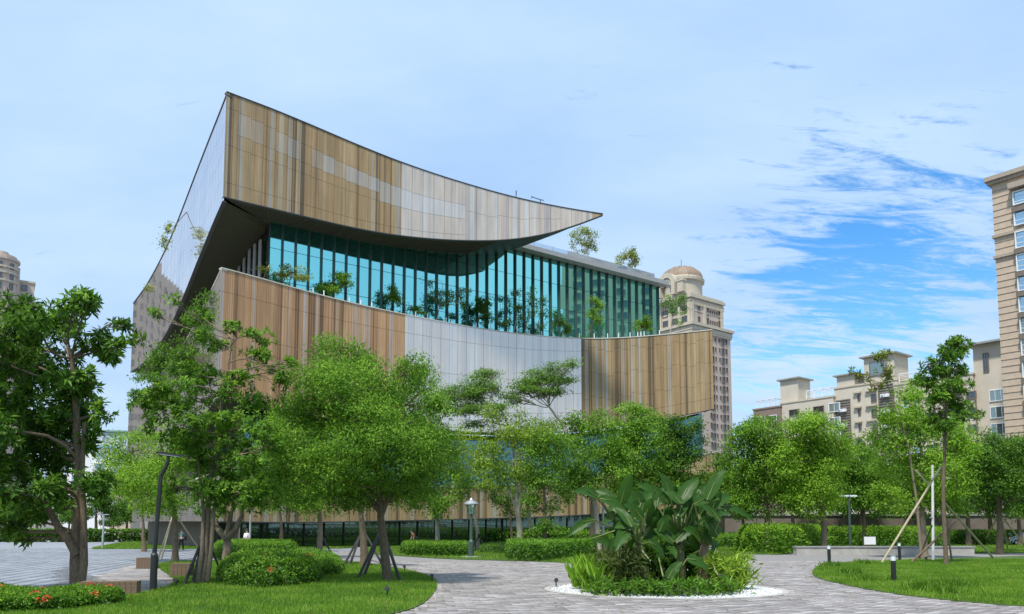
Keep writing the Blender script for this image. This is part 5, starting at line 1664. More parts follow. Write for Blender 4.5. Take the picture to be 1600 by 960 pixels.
# hanging greenery on the left terrace
for lab, pts in (('dark green bushy trees spilling down the library side terrace, lower mass', [(232, 598, 18, 16), (250, 580, 24, 20), (262, 560, 24, 20), (245, 610, 26, 14), (275, 590, 24, 24), (240, 630, 28, 10)]),
                 ('dark green bushy trees on the library side terrace, upper mass', [(290, 545, 24, 22), (305, 515, 22, 20), (318, 488, 18, 14), (285, 570, 26, 22), (330, 470, 12, 10), (300, 560, 22, 20)])):
    px = pts[2][0]
    face = lambda c_: min(np.linspace(0, B2L.L, 200), key=lambda t: abs(proj(*B2L.xy(t), B2L.top(t))[0] - c_))
    t = face(px)
    q = Vector((*B2L.xy(t), B2L.top(t) - DROP)) - B2L.normal(t) * 1.4
    fp = proj(*q)
    pts = [(*b_, float(B2L.xy(face(b_[0]))[1]) - 0.3 - q.y + 1.2) for b_ in pts]
    tree('terrace_bush', lab, q.y - 1.2, [fp, (px, pts[2][1] + 6)], 0.12, pts, G_DARK, m_bark, 'spray', L=0.34, W=0.15, dens=2.6, per=18, spread=0.42, base_z=q.z, depth=.35)

# ------------------------------------------------------------------ hedges, bushes, grass


def mound(name, label, poly, h, leafm, n, L, W, cat='hedge', top_round=0.25, soft=0.0, flowers=0, group=None, zbase=0.05):
    """clipped or loose shrub massed over a ground outline: leaves on its skin and just under it, over bare stems"""
    P = np.array(poly); c = P.mean(0)
    t = thing(name, label, cat, (c[0], c[1], 0), 0, group)
    x0, y0 = P.min(0); x1, y1 = P.max(0)
    xs, ys, zs, ex = [], [], [], []

    def edge(x, y):
        d = np.full(x.shape, 1e9)
        for i in range(len(P)):
            a, b_ = P[i], P[(i + 1) % len(P)]
            ab = b_ - a; tt = np.clip(((x - a[0]) * ab[0] + (y - a[1]) * ab[1]) / (ab @ ab + 1e-9), 0, 1)
            d = np.minimum(d, np.hypot(x - a[0] - tt * ab[0], y - a[1] - tt * ab[1]))
        return d
    m = 0; out = []
    ph = rng.uniform(0, 6, 6)
    while m < n:
        x = rng.uniform(x0, x1, n * 2); y = rng.uniform(y0, y1, n * 2)
        k = inside(poly, x, y); x, y = x[k], y[k]
        d = edge(x, y)
        keep = rng.random(len(x)) < np.clip(1.25 - d / max(.4, h), .45, 1)
        x, y, d = x[keep], y[keep], d[keep]
        out.append(np.stack([x, y, d], 1)); m += len(x)
    A = np.concatenate(out)[:n]
    x, y, d = A.T
    rnd = min(top_round, h * .9)
    prof = np.where(d < rnd, np.sqrt(np.clip(1 - (1 - d / rnd) ** 2, 0, 1)), 1.0)
    bump = 1 + soft * (0.5 * np.sin(x * 2.1 + ph[0]) * np.sin(y * 2.3 + ph[1]) + .5 * np.sin(x * 4.7 + ph[2]) * np.sin(y * 5.1 + ph[3]))
    ztop = h * (0.30 + 0.70 * prof) * bump
    f = np.where(rng.random(n) < 0.55, 1 - 0.16 * rng.random(n), rng.random(n))
    f = np.where(d > 0.35, 1 - 0.2 * rng.random(n) ** 2, f)
    z = zbase + ztop * f
    base = np.stack([x, y, z], 1)
    # outward direction: up on top, sideways near the edge
    cdir = base[:, :2] - c; cdir /= np.linalg.norm(cdir, axis=1, keepdims=True) + 1e-9
    side = np.clip(1 - d / 0.3, 0, 1)[:, None]
    o = np.concatenate([cdir * side, (1 - 0.7 * side)], 1)
    dirs = rnd_dir(n) * 0.9 + o * 0.7
    nr = o + rnd_dir(n) * .6
    sc_ = rng.uniform(.7, 1.25, n)
    V, T = leaves(base - np.array([c[0], c[1], 0]), dirs, nr, L * sc_, W * sc_)
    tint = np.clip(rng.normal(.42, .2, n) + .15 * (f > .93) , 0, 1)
    link('foliage', tri_mesh('foliage', V, T, leafm, np.repeat(tint, 2)), t)
    # inner twigs
    mb = MB()
    for k in range(min(60, 12 + n // 250)):
        i = int(rng.integers(0, n))
        mb.tube([(x[i] - c[0], y[i] - c[1], 0), (x[i] - c[0] + rng.normal(0, .08), y[i] - c[1] + rng.normal(0, .08), ztop[i] * .85)], [.012, .006], 4, cap=False)
    mb.build('stem', m_bark, t)['kind'] = 'stuff'
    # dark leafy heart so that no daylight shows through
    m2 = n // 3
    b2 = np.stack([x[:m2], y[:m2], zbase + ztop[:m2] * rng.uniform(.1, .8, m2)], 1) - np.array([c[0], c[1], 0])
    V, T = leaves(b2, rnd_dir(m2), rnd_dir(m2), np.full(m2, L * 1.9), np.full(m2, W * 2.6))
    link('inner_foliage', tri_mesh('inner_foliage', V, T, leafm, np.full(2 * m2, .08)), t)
    if flowers:
        idx = rng.choice(n, flowers, False)
        for i in idx:
            q = np.array([x[i] - c[0], y[i] - c[1], zbase + ztop[i] * 1.0 + .01]); nf = 38
            dd = rnd_dir(nf, .3); rr = .07
            V, T = leaves(q + dd * rr * np.array([1, 1, .6]), dd + rnd_dir(nf) * .6, dd, np.full(nf, .036), np.full(nf, .03), 0.1)
            link('flower_head', tri_mesh('flower_head', V, T, m_red, rng.random(2 * nf)), t)
    return t


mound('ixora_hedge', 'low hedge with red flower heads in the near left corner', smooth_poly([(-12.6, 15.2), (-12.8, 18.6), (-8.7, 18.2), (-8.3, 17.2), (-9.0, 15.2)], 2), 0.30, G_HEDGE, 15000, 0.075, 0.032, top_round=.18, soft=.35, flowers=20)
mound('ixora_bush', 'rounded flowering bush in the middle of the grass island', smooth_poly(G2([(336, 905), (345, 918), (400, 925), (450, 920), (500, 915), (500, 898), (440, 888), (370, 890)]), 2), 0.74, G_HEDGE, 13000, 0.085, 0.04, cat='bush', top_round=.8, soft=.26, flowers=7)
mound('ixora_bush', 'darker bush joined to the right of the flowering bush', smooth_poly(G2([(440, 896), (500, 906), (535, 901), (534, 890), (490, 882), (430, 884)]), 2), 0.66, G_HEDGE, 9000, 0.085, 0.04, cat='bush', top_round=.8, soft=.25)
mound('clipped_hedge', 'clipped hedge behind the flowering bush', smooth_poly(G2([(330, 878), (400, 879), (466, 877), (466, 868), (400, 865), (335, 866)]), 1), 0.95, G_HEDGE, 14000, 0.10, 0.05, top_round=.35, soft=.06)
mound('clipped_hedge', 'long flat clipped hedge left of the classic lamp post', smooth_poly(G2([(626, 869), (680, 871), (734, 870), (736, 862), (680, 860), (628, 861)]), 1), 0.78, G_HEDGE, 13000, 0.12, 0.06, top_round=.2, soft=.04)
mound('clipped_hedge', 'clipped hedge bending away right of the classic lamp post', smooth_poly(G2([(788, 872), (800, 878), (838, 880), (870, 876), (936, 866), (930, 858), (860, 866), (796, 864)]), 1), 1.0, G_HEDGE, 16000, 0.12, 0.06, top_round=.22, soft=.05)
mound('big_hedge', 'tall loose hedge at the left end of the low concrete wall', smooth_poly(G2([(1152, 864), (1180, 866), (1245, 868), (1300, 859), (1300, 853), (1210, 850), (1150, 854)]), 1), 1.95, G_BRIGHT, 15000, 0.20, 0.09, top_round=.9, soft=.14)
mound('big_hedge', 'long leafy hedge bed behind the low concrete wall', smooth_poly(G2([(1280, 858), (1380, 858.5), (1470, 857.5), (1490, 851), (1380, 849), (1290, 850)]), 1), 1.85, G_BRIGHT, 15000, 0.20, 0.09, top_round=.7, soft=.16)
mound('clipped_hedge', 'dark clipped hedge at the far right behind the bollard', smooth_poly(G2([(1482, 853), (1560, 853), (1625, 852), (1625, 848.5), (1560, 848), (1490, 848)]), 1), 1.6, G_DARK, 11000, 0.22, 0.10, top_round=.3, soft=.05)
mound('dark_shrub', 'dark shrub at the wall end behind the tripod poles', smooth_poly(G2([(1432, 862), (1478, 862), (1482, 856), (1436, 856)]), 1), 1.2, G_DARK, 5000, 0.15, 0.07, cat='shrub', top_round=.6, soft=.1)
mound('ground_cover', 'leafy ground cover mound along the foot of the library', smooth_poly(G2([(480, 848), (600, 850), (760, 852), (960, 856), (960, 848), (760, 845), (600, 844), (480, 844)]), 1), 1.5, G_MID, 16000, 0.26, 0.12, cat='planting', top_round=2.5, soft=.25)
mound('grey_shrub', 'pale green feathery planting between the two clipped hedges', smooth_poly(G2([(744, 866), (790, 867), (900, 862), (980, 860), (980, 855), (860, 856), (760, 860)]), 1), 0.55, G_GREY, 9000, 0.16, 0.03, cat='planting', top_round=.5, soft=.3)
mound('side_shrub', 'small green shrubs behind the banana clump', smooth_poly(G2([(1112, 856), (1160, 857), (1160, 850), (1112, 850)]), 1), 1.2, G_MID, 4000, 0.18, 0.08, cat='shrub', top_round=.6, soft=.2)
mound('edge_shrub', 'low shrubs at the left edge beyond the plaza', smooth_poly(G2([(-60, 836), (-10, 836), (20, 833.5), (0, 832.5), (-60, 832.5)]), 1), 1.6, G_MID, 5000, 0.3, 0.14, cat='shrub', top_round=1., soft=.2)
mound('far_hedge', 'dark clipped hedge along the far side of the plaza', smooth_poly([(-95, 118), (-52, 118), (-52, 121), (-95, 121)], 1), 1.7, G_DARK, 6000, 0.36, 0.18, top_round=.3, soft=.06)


def grass(poly, n, hgt, wd, label, ymax=60, patchy=0.5, z=0.06, wiltf=0.0):
    P = np.array(poly); x0, y0 = P.min(0); x1, y1 = P.max(0); y1 = min(y1, ymax)
    X, Yy = [], []
    m = 0
    while m < n:
        x = rng.uniform(x0, x1, n); y = y0 + (y1 - y0) * rng.random(n) ** 1.35
        k = inside(poly, x, y) & (np.abs(x / y) < .70)
        X.append(x[k]); Yy.append(y[k]); m += k.sum()
        if k.sum() == 0: break
    x = np.concatenate(X)[:n]; y = np.concatenate(Yy)[:n]; n = len(x)
    cl = 0.5 + 0.5 * np.sin(x * 1.7 + 1.3 * np.sin(y * 1.1)) * np.sin(y * 1.9 + np.sin(x * 2.3))
    cl2 = 0.5 + 0.5 * np.sin(x * 5.1 + 2 * np.sin(y * 3.7)) * np.sin(y * 4.3)
    h = hgt * (1 - patchy + patchy * (0.6 * cl + .4 * cl2)) * rng.uniform(.5, 1.3, n)
    a = rng.uniform(0, 6.283, n); ln = rng.uniform(0, .7, n) * h
    w2 = wd * rng.uniform(.6, 1.3, n) / 2
    bx, by = np.cos(a) * w2, np.sin(a) * w2
    la = rng.uniform(0, 6.283, n)
    V = np.stack([np.stack([x - bx, y - by, np.full(n, z - .005)], 1), np.stack([x + bx, y + by, np.full(n, z - .005)], 1), np.stack([x + np.cos(la) * ln, y + np.sin(la) * ln, z + h], 1)], 1).reshape(-1, 3)
    T = np.arange(3 * n).reshape(-1, 3)
    tint = np.clip(.25 + .45 * cl + rng.normal(0, .16, n), 0, 1)
    o = link('grass', tri_mesh('grass', V, T, G_GRASS, tint))
    return tag(o, label, 'grass', None, 'stuff')


grass(lawn_island, 150000, .095, .020, 'short grass of the island round the flowering bush')
grass(lawn_right, 130000, .11, .022, 'rougher grass of the right-hand lawn', ymax=44)
grass(lawn_far, 40000, .14, .07, 'grass of the far lawn beside the plaza', ymax=120)
grass(lawn_mid, 36000, .12, .05, 'grass behind the clipped hedges', ymax=100)
grass(lawn_back, 16000, .13, .06, 'grass behind the low wall at the far right', ymax=120)
grass(lawn_side, 8000, .13, .05, 'grass by the tall loose hedge', ymax=120)
# taller tussocks in the right-hand lawn
xs, ys = [], []
for px, py in ((1330, 900), (1300, 888), (1360, 912), (1450, 925), (1490, 920), (1470, 932), (1350, 884)):
    g0 = gnd(px, py)
    for k in range(260):
        xs.append(g0.x + rng.normal(0, .22)); ys.append(g0.y + rng.normal(0, .3))
x, y = np.array(xs), np.array(ys); n = len(x)
d = rnd_dir(n) * .6; d[:, 2] = 1
V, T = leaves(np.stack([x, y, np.full(n, .05)], 1), d, rnd_dir(n), rng.uniform(.14, .34, n), np.full(n, .028), 0.1)
tag(link('grass', tri_mesh('grass', V, T, G_GRASS, rng.random(2 * n) * .7)), 'taller tussocks growing in the right-hand lawn', 'grass', None, 'stuff')

# fallen leaves and clippings on the paving and the lawns
n = 900
y = rng.uniform(15, 40, n); x = y * rng.uniform(-.5, .66, n)
edge_pts = np.array(lawn_island + lawn_right)[rng.integers(0, len(lawn_island) + len(lawn_right), n)]
k = rng.random(n) < .55
x = np.where(k, edge_pts[:, 0] + rng.normal(0, .35, n), x); y = np.where(k, edge_pts[:, 1] + rng.normal(0, .35, n), y)
d = rnd_dir(n); d[:, 2] *= .15
nr = rnd_dir(n) * .3; nr[:, 2] = 1
V, T = leaves(np.stack([x, y, np.where(inside(lawn_island, x, y) | inside(lawn_right, x, y), .12, .055)], 1), d, nr, rng.uniform(.05, .11, n), rng.uniform(.03, .05, n), .12)
m_dry = leafmat('dry fallen leaf', (0.10, 0.05, 0.02), (0.20, 0.12, 0.045), (0.34, 0.27, 0.09), rough=.7)
tag(link('fallen_leaves', tri_mesh('fallen_leaves', V, T, m_dry, rng.random(2 * n))), 'dry leaves fallen along the lawn edges and paving', 'leaves', None, 'stuff')

# ------------------------------------------------------------------ the round planter
pl = thing('round_planter', 'round planter bed of white pebbles with a paved rim', 'planter', (PLC.x, PLC.y, 0))
MB().lathe((0, 0, 0), [(PLR + .17, 0), (PLR + .17, 0.055), (PLR, 0.06), (PLR, 0.02)], 64).build('rim', m_wall, pl)
MB().lathe((0, 0, 0), [(PLR * .62, 0.085), (0.01, 0.11)], 48).build('planting_soil', m_earth, pl)
MB().lathe((0, 0, 0), [(PLR, 0.03), (0.01, 0.075)], 64).build('soil', flat('white gravel base', (.62, .63, .65), .9, var=.2, scale=20, bump=.4), pl)
n = 14000
r_ = PLR * np.sqrt(rng.random(n)); a = rng.uniform(0, 6.283, n)
s_ = rng.uniform(.018, .042, n)
x, y = r_ * np.cos(a), r_ * np.sin(a)
oct_ = np.array([(1, 0, 0), (0, 1, 0), (-1, 0, 0), (0, -1, 0), (0, 0, .8)])
V = (np.stack([x, y, .07 - .04 * r_ / PLR], 1)[:, None] + oct_[None] * s_[:, None, None] * rng.uniform(.7, 1.3, (n, 5, 1))).reshape(-1, 3)
T = (np.array([(0, 1, 4), (1, 2, 4), (2, 3, 4), (3, 0, 4)])[None] + (np.arange(n) * 5)[:, None, None]).reshape(-1, 3)
link('pebbles', tri_mesh('pebbles', V, T, m_pebble, np.repeat(rng.random(n), 4)), pl)['kind'] = 'stuff'


def blade_mesh(b, m_, e, wd, torn=0.0, curl=0.2, roll=0.0):
    """one big paddle leaf along a bent midrib from b over m_ to e"""
    b, m_, e = Vector(b), Vector(m_), Vector(e)
    n = 12
    mb = MB()
    rows = []
    for k in range(n + 1):
        t = k / n
        p = b * (1 - t) ** 2 + m_ * 2 * t * (1 - t) + e * t * t
        tg = ((m_ - b) * (1 - t) + (e - m_) * t).normalized()
        view = Vector((math.sin(roll), -math.cos(roll), .55))
        sd = tg.cross(view).normalized()
        up = sd.cross(tg).normalized()
        if up.z < 0: up = -up
        w_ = wd * (math.sin(math.pi * min(1, (0.06 + .94 * t) ** .72)) ** .75) * .5
        if torn and k % 2: w_ *= 1 - torn * rng.random()
        wob = rng.normal(0, .03) * wd
        rows.append([p + sd * w_ + up * (w_ * curl + wob), p + sd * w_ * .5 + up * w_ * curl * .25, p - up * .006, p - sd * w_ * .5 + up * w_ * curl * .25, p - sd * w_ + up * (w_ * curl - wob)])
    vs = [v for r in rows for v in r]
    fs = [(k * 5 + j, k * 5 + j + 1, (k + 1) * 5 + j + 1, (k + 1) * 5 + j) for k in range(n) for j in range(4)]
    mb.add(vs, fs)
    return mb


PY = PLC.y - 0.3
zp = lambda zx, zy: (840 + zx / 3.693, 700 + zy / 3.693)
stems = [('banana_plant', 'leaning banana-like plant with the big drooping grey-green leaf', (650, 845), (575, 500), -1.0, .12, G_BAN),
         ('banana_plant', 'banana-like plant with a fan of yellow leaf stalks in the clump centre', (835, 760), (815, 490), -.3, .13, G_BAN),
         ('banana_plant', 'banana-like plant with thick brown trunk on the right of the clump', (950, 850), (965, 520), -.8, .17, G_BAN),
         ('banana_plant', 'small banana-like sprout at the front of the clump', (728, 855), (742, 760), -1.3, .06, G_BAN),
         ('banana_plant', 'banana-like plant with wide side leaves at the back left of the clump', (560, 800), (470, 420), .9, .11, G_BAN)]
LV = [(480, 320, 545, 145, 78, 4, 0), (340, 278, 205, 258, 58, 4, 0), (362, 292, 525, 385, 62, 4, .15), (560, 415, 655, 250, 92, 0, 0), (745, 315, 565, 208, 66, 1, .35), (765, 270, 705, 145, 66, 1, 0), (818, 320, 932, 178, 84, 1, .1),
      (978, 300, 1088, 125, 72, 2, 0), (578, 445, 440, 465, 74, 0, .2), (520, 470, 450, 600, 74, 0, .2), (630, 375, 690, 300, 64, 0, .2), (770, 330, 800, 215, 76, 1, 0), (1045, 335, 1250, 425, 54, 2, .6), (850, 415, 895, 320, 64, 1, .3), (905, 325, 1055, 296, 54, 2, .2),
      (1000, 402, 1115, 380, 46, 2, 0), (930, 440, 1010, 570, 66, 2, .2), (325, 415, 160, 525, 54, 4, .6), (310, 525, 445, 572, 58, 4, 0), (650, 545, 735, 640, 62, 0, .1), (600, 515, 695, 525, 46, 0, 0), (862, 640, 990, 705, 66, 3, .2), (752, 755, 835, 655, 58, 3, 0),
      (785, 785, 885, 810, 46, 3, .2), (450, 700, 500, 775, 66, 4, .5), (895, 490, 935, 612, 74, 2, 0), (1010, 610, 1035, 535, 36, 2, 0), (640, 480, 690, 400, 56, 0, .2), (700, 490, 745, 380, 66, 1, .1), (420, 610, 490, 555, 56, 4, 0), (1040, 735, 1115, 765, 42, 2, .3),
      (555, 560, 610, 480, 60, 0, .0), (860, 520, 905, 420, 60, 1, .1), (800, 560, 770, 450, 60, 1, 0), (700, 640, 740, 560, 50, 3, 0), (960, 420, 1020, 320, 60, 2, .2), (600, 330, 560, 270, 50, 4, .2), (680, 420, 640, 300, 60, 4, .1), (880, 360, 850, 250, 70, 1, .1), (930, 240, 900, 330, 50, 1, .3),
      (900, 560, 860, 470, 66, 1, 0), (1000, 500, 1060, 440, 50, 2, .1), (780, 420, 730, 340, 66, 4, 0), (520, 430, 430, 400, 64, 4, .2), (450, 380, 380, 440, 58, 4, .3), (610, 300, 650, 190, 70, 4, 0), (690, 330, 720, 230, 66, 1, .1), (860, 330, 900, 260, 72, 1, 0), (940, 380, 1000, 260, 60, 2, .1), (990, 450, 1080, 500, 54, 2, .3), (880, 450, 960, 480, 60, 1, .2), (560, 520, 520, 620, 62, 0, .3), (720, 430, 660, 520, 62, 1, .2), (820, 440, 870, 540, 64, 1, .2), (480, 520, 400, 600, 52, 4, .3), (1010, 350, 1060, 250, 54, 2, 0), (640, 640, 600, 720, 56, 0, .2), (880, 620, 930, 700, 54, 2, .2), (750, 560, 800, 640, 56, 1, .2), (540, 360, 600, 250, 70, 0, .1)]
for k in range(34):      # younger leaves filling the crown of the clump
    x_, y_ = rng.uniform(430, 1060), rng.uniform(300, 560)
    a_ = rng.uniform(-1.1, 1.1); l_ = rng.uniform(95, 175)
    LV.append((x_, y_, x_ + l_ * math.sin(a_) , y_ - l_ * math.cos(a_) * rng.uniform(.5, 1), rng.uniform(52, 78), int(min((0, 1, 2, 4), key=lambda i: abs((575, 815, 965, 470)[(0, 1, 2, 4).index(i)] - x_))), rng.choice([0, 0, .15, .4])))
SK = []
for nm, lab, b_, t_, dY, r0, mt in stems:
    bp = gnd(*zp(*b_)); Yb = PY + dY
    bp = at(*zp(*b_), Yb); bp.z = 0.05
    tp = at(*zp(*t_), Yb)
    o = thing(nm, lab, 'plant', bp)
    mid = (bp + tp) / 2 + Vector((rng.normal(0, .05), 0, 0))
    MB().tube([(0, 0, -.02), mid - bp, tp - bp], [r0 * 1.15, r0 * .9, r0 * .55], 9).build('stem', m_timber if r0 > .15 else flat('banana stem', (.16, .17, .05), .6, var=.35, scale=5, stretch=(5, 5, 1)), o, smooth=True)
    SK.append((o, bp, tp, Yb))
m_stalk = flat('yellow green stalk', (.12, .16, .035), .5, var=.2)
for x0_, y0_, x1_, y1_, wd, si, torn in LV:
    o, bp, tp, Yb = SK[si]
    Yl = Yb + rng.uniform(-.75, .65)
    b_ = at(*zp(x0_, y0_), Yl); e = at(*zp(x1_, y1_), Yl + rng.uniform(-.45, .45))
    wl = wd / 3.693 / F * Yl
    m_ = (b_ + e) / 2 + Vector((0, 0, .18 * (e - b_).length))
    link('leaf', blade_mesh(b_ - bp, m_ - bp, e - bp, wl * 1.08, torn, roll=rng.uniform(-.5, .5)).mesh('leaf', G_BAN, True), o)
    me = o.children[-1].data
    a = me.attributes.new('tint', 'FLOAT', 'FACE'); a.data.foreach_set('value', np.full(len(me.polygons), float(np.clip(rng.normal(.45, .28), 0, 1)), np.float32))
    q = tp * .45 + b_ * .55 + Vector((0, 0, -.12))
    MB().tube([tp - bp - Vector((0, 0, .25)), q - bp, b_ - bp, m_ * .8 + b_ * .2 - bp], [.035, .026, .02, .008], 5).build('leaf_stalk', m_stalk, o)


def lance(name, label, pts, n, L, W, leafm, lean=.5, hvar=.4, cat='plant', leafy=0.0):
    """upright strap-leaved undergrowth; pts are feet (picture) with depth offsets"""
    bs = []
    for zx, zy, dY in pts:
        p = at(*zp(zx, zy), PY + dY); bs.append((p.x, p.y, .05))
    bs = np.array(bs); c = bs.mean(0)
    o = thing(name, label, cat, tuple(c))
    k = rng.integers(0, len(bs), n)
    base = bs[k] + rng.normal(0, 1, (n, 3)) * np.array([.10, .10, 0])
    base[:, 2] += rng.random(n) * L * .9
    d = rnd_dir(n) * lean; d[:, 2] = 1
    if leafy:
        base = bs[k] + rng.normal(0, 1, (n, 3)) * np.array([.20, .20, 0]); base[:, 2] = .05 + leafy * rng.random(n) ** .8
        d = rnd_dir(n); d[:, 2] = d[:, 2] * .7 + .25
    V, T = leaves(base - c, d, rnd_dir(n), L * rng.uniform(1 - hvar, 1 + hvar * .5, n), W * rng.uniform(.7, 1.2, n), .15)
    link('foliage', tri_mesh('foliage', V, T, leafm, np.repeat(np.clip(rng.normal(.5, .2, n), 0, 1), 2)), o)
    mb = MB()
    for b_ in bs: mb.tube([Vector(b_) - Vector(c), Vector(b_) - Vector(c) + Vector((rng.normal(0, .05), rng.normal(0, .05), (leafy or L) * 1.0))], [.012, .008], 5)
    mb.build('stem', m_stalk, o)['kind'] = 'stuff'
    return o


m_bronze = leafmat('bronze leaf', (.035, .06, .012), (.08, .12, .022), (.17, .19, .045))
lance('canna_plant', 'bright green strap-leaved clump at the left edge of the planter', [(x_, y_, dy) for x_, y_, dy in ((240, 840, .4), (270, 830, .8), (300, 845, -.5), (330, 850, -1.1), (255, 820, 1.0), (310, 820, .5), (350, 845, -1.4), (225, 835, .2), (280, 850, -.9))], 460, .52, .085, G_BRIGHT, .62, hvar=.6)
lance('bronze_shrub', 'bronze green bushy undergrowth in the left of the planter', [(x_, 830, dy) for x_, dy in ((380, 0), (410, .5), (440, -.4), (470, .3), (500, .8), (530, -.9), (400, 1.2), (480, 1.3), (430, -1.2), (490, -1.3), (560, -1.2))], 2300, .26, .045, m_bronze, .6, leafy=1.0)
lance('dark_undergrowth', 'dark leafy undergrowth in the heart of the planter', [(x_, 830, dy) for x_, dy in ((560, .9), (600, 1.2), (650, .8), (700, 1.1), (760, .7), (800, 1.2), (860, .8), (900, 1.0), (680, .4), (780, .3), (880, .3))], 1500, .38, .10, G_DARK, .6, leafy=1.25)
lance('low_undergrowth', 'low leafy seedlings along the front of the planter between the stems', [(x_, 845, dy) for x_, dy in ((340, -1.6), (400, -1.9), (460, -1.8), (520, -2.0), (570, -1.9), (610, -1.7), (650, -2.1), (690, -1.9), (720, -1.7), (770, -2.0), (810, -2.1), (850, -1.9), (890, -2.1), (930, -1.9), (980, -1.9), (1040, -1.8), (1100, -1.6))], 800, .26, .06, G_DARK, .6, leafy=.34)
lance('heliconia_plant', 'thin-leaved yellowish shrub leaning out at the right of the planter', [(x_, y_, dy) for x_, y_, dy in ((1010, 830, .3), (1050, 835, -.2), (1080, 820, .5), (1110, 830, 0), (1140, 830, .3), (1000, 810, .8), (1070, 800, .9), (1160, 825, .2), (1010, 840, -1.1), (1060, 845, -1.2), (1110, 840, -.9))], 1900, .30, .048, G_YEL, .75, leafy=.9)
o = lance('heliconia_plant', 'spindly shoot reaching out over the pebbles at the far right of the planter', [(1165, 830, 0), (1185, 830, .1)], 50, .40, .05, G_YEL, 1.3)

print('leaf triangles', COUNT)

# ------------------------------------------------------------------ tree props
prop('black timber prop beside the tree behind the flowering bush', 320, 905, 832, [(286, 916), (300, 915), (342, 884)], m_stake, .05)
prop('pale bamboo prop round the bright tree behind the lamp post', 272, 874, 800, [(246, 876), (252, 874), (316, 864)], m_bamboo, .045)
prop('black timber prop round the big camphor trunk', 597, 896, 822, [(558, 905), (568, 900), (627, 911)], m_stake, .055)
prop('black timber prop round the slim camphor trunk', 566, 876, 826, [(537, 883), (546, 884), (598, 882)], m_stake, .06)
prop('short black prop round the camphor tree on the left', 500, 868, 832, [(487, 868), (522, 870), (491, 866)], m_stake, .06)
prop('pale bamboo prop in front of the dark library entrance', 444, 852, 812, [(437, 849), (462, 849), (446, 848)], m_bamboo, .08)
prop('black prop round the twin pale trunks', 712, 860, 832, [(703, 858), (722, 860), (706, 856)], m_stake, .07)
prop('black prop round the slender tree by the lamp', 748, 862, 836, [(736, 862), (762, 862), (742, 858)], m_stake, .06)
prop('black prop round the tree right of the white trunk', 856, 862, 836, [(843, 862), (872, 862), (850, 858)], m_stake, .06)
prop('pale pole prop round the dark tree under the salmon tower', 1562, 864, 800, [(1536, 850), (1575, 858), (1602, 854)], m_bamboo, .07)
prop('pale pole prop at the foot of the conical tree', 1200, 858, 800, [(1188, 856), (1222, 854), (1192, 852)], m_bamboo, .07)
prop('pale pole prop at the foot of the yellow-green tree', 1286, 858, 800, [(1272, 858), (1300, 856), (1280, 852)], m_stake, .07)
# the tall tripod round the sparse tree, with its white mast
ax = gnd(1474, 880, 0.05)
tp = thing('tripod_prop', 'tall tripod of grey poles round the sparse tree on the right-hand lawn', 'tree prop', (ax.x, ax.y, 0))
for (xa, ya), (xb, yb), dY, r_, mt in (((1376, 881), (1470, 728), -1.0, .055, m_bamboo), ((1554, 873), (1474, 782), .6, .06, m_bamboo), ((1421, 880), (1492, 814), -1.4, .06, m_timber), ((1430, 733), (1452, 756), .4, .05, m_bamboo), ((1488, 880), (1472, 770), -1.6, .05, m_barkm), ((1436, 872), (1456, 820), .3, .05, m_barkm)):
    a = at(xa, ya, ax.y + dY * .3)
    if ya > 800: a = gnd(xa, ya, .04)
    b = at(xb, yb, ax.y - .1 + dY * .1)
    MB().tube([a - ax, b - ax], [r_, r_ * .85], 7).build('pole', mt, tp)
a = gnd(1458, 877, .04)
o = thing('white_mast', 'straight white mast standing beside the tall sparse tree', 'pole', (a.x, a.y, 0))
b = at(1457, 727, a.y)
MB().tube([(0, 0, 0), (b.x - a.x, 0, b.z)], [.075, .06], 8).build('mast_tube', flat('peeling white paint', (.62, .62, .58), .6, var=.25, scale=3), o)
MB().tube([(0, 0, b.z * .45), (0, 0, b.z * .45 + .06)], .085, 8).build('clamp', m_steel, o)

# ------------------------------------------------------------------ lamps, bollards, seats, signs


def bent_lamp(label, px, py, topy):
    p = gnd(px, py, .05); h = at(px, topy, p.y).z
    o = thing('bent_lamp_post', label, 'lamp post', (p.x, p.y, 0.04))
    s = p.y / F
    MB().tube([(0, 0, 0), (0, 0, .95)], .09, 14).tube([(0, 0, .94), (0, 0, 1.0)], [.095, .06], 14).build('base_sleeve', m_black, o, smooth=False)
    P = [(0, 0, 1.0), (0.07, 0, h - 1.1), (.09, 0, h - .65), (.22, 0, h - .40), (.27, 0, h - .24), (.26, 0, h - .12)]
    MB().tube(P, [.058, .054, .052, .048, .045, .042], 12).build('shaft', m_black, o)
    MB().box((-.10, 0, h - .06), (.82, .16, .045), rz=0).build('lamp_head', m_black, o).rotation_euler = (0, R(8), 0)
    MB().box((-.20, 0, h - .10), (.5, .11, .02)).build('lens', m_white, o).rotation_euler = (0, R(8), 0)
    return o


bent_lamp('black bent-necked lamp post at the left edge of the grass island', 239, 924, 708)
p = gnd(736, 871, .05)
o = thing('classic_lamp_post', 'green classic lantern lamp post standing between the two clipped hedges', 'lamp post', (p.x, p.y, .05))
h = at(736, 781, p.y).z
MB().lathe((0, 0, 0), [(.62, 0), (.62, .05), (.0, .06)], 16).build('footing', m_wall, o)
MB().lathe((0, 0, 0), [(.17, .05), (.17, .9), (.13, 1.0), (.10, 1.05), (.085, h - 1.1), (.12, h - 1.05), (.07, h - .98), (.16, h - .92)], 14).build('shaft', m_greenm, o)
MB().lathe((0, 0, 0), [(.17, h - .92), (.27, h - .35)], 8).build('lantern_glass', m_rail, o)
mb = MB()
for k in range(8):
    a = 2 * math.pi * k / 8
    mb.tube([(.175 * math.cos(a), .175 * math.sin(a), h - .92), (.28 * math.cos(a), .28 * math.sin(a), h - .35)], .014, 4)
mb.build('lantern_bar', m_greenm, o)
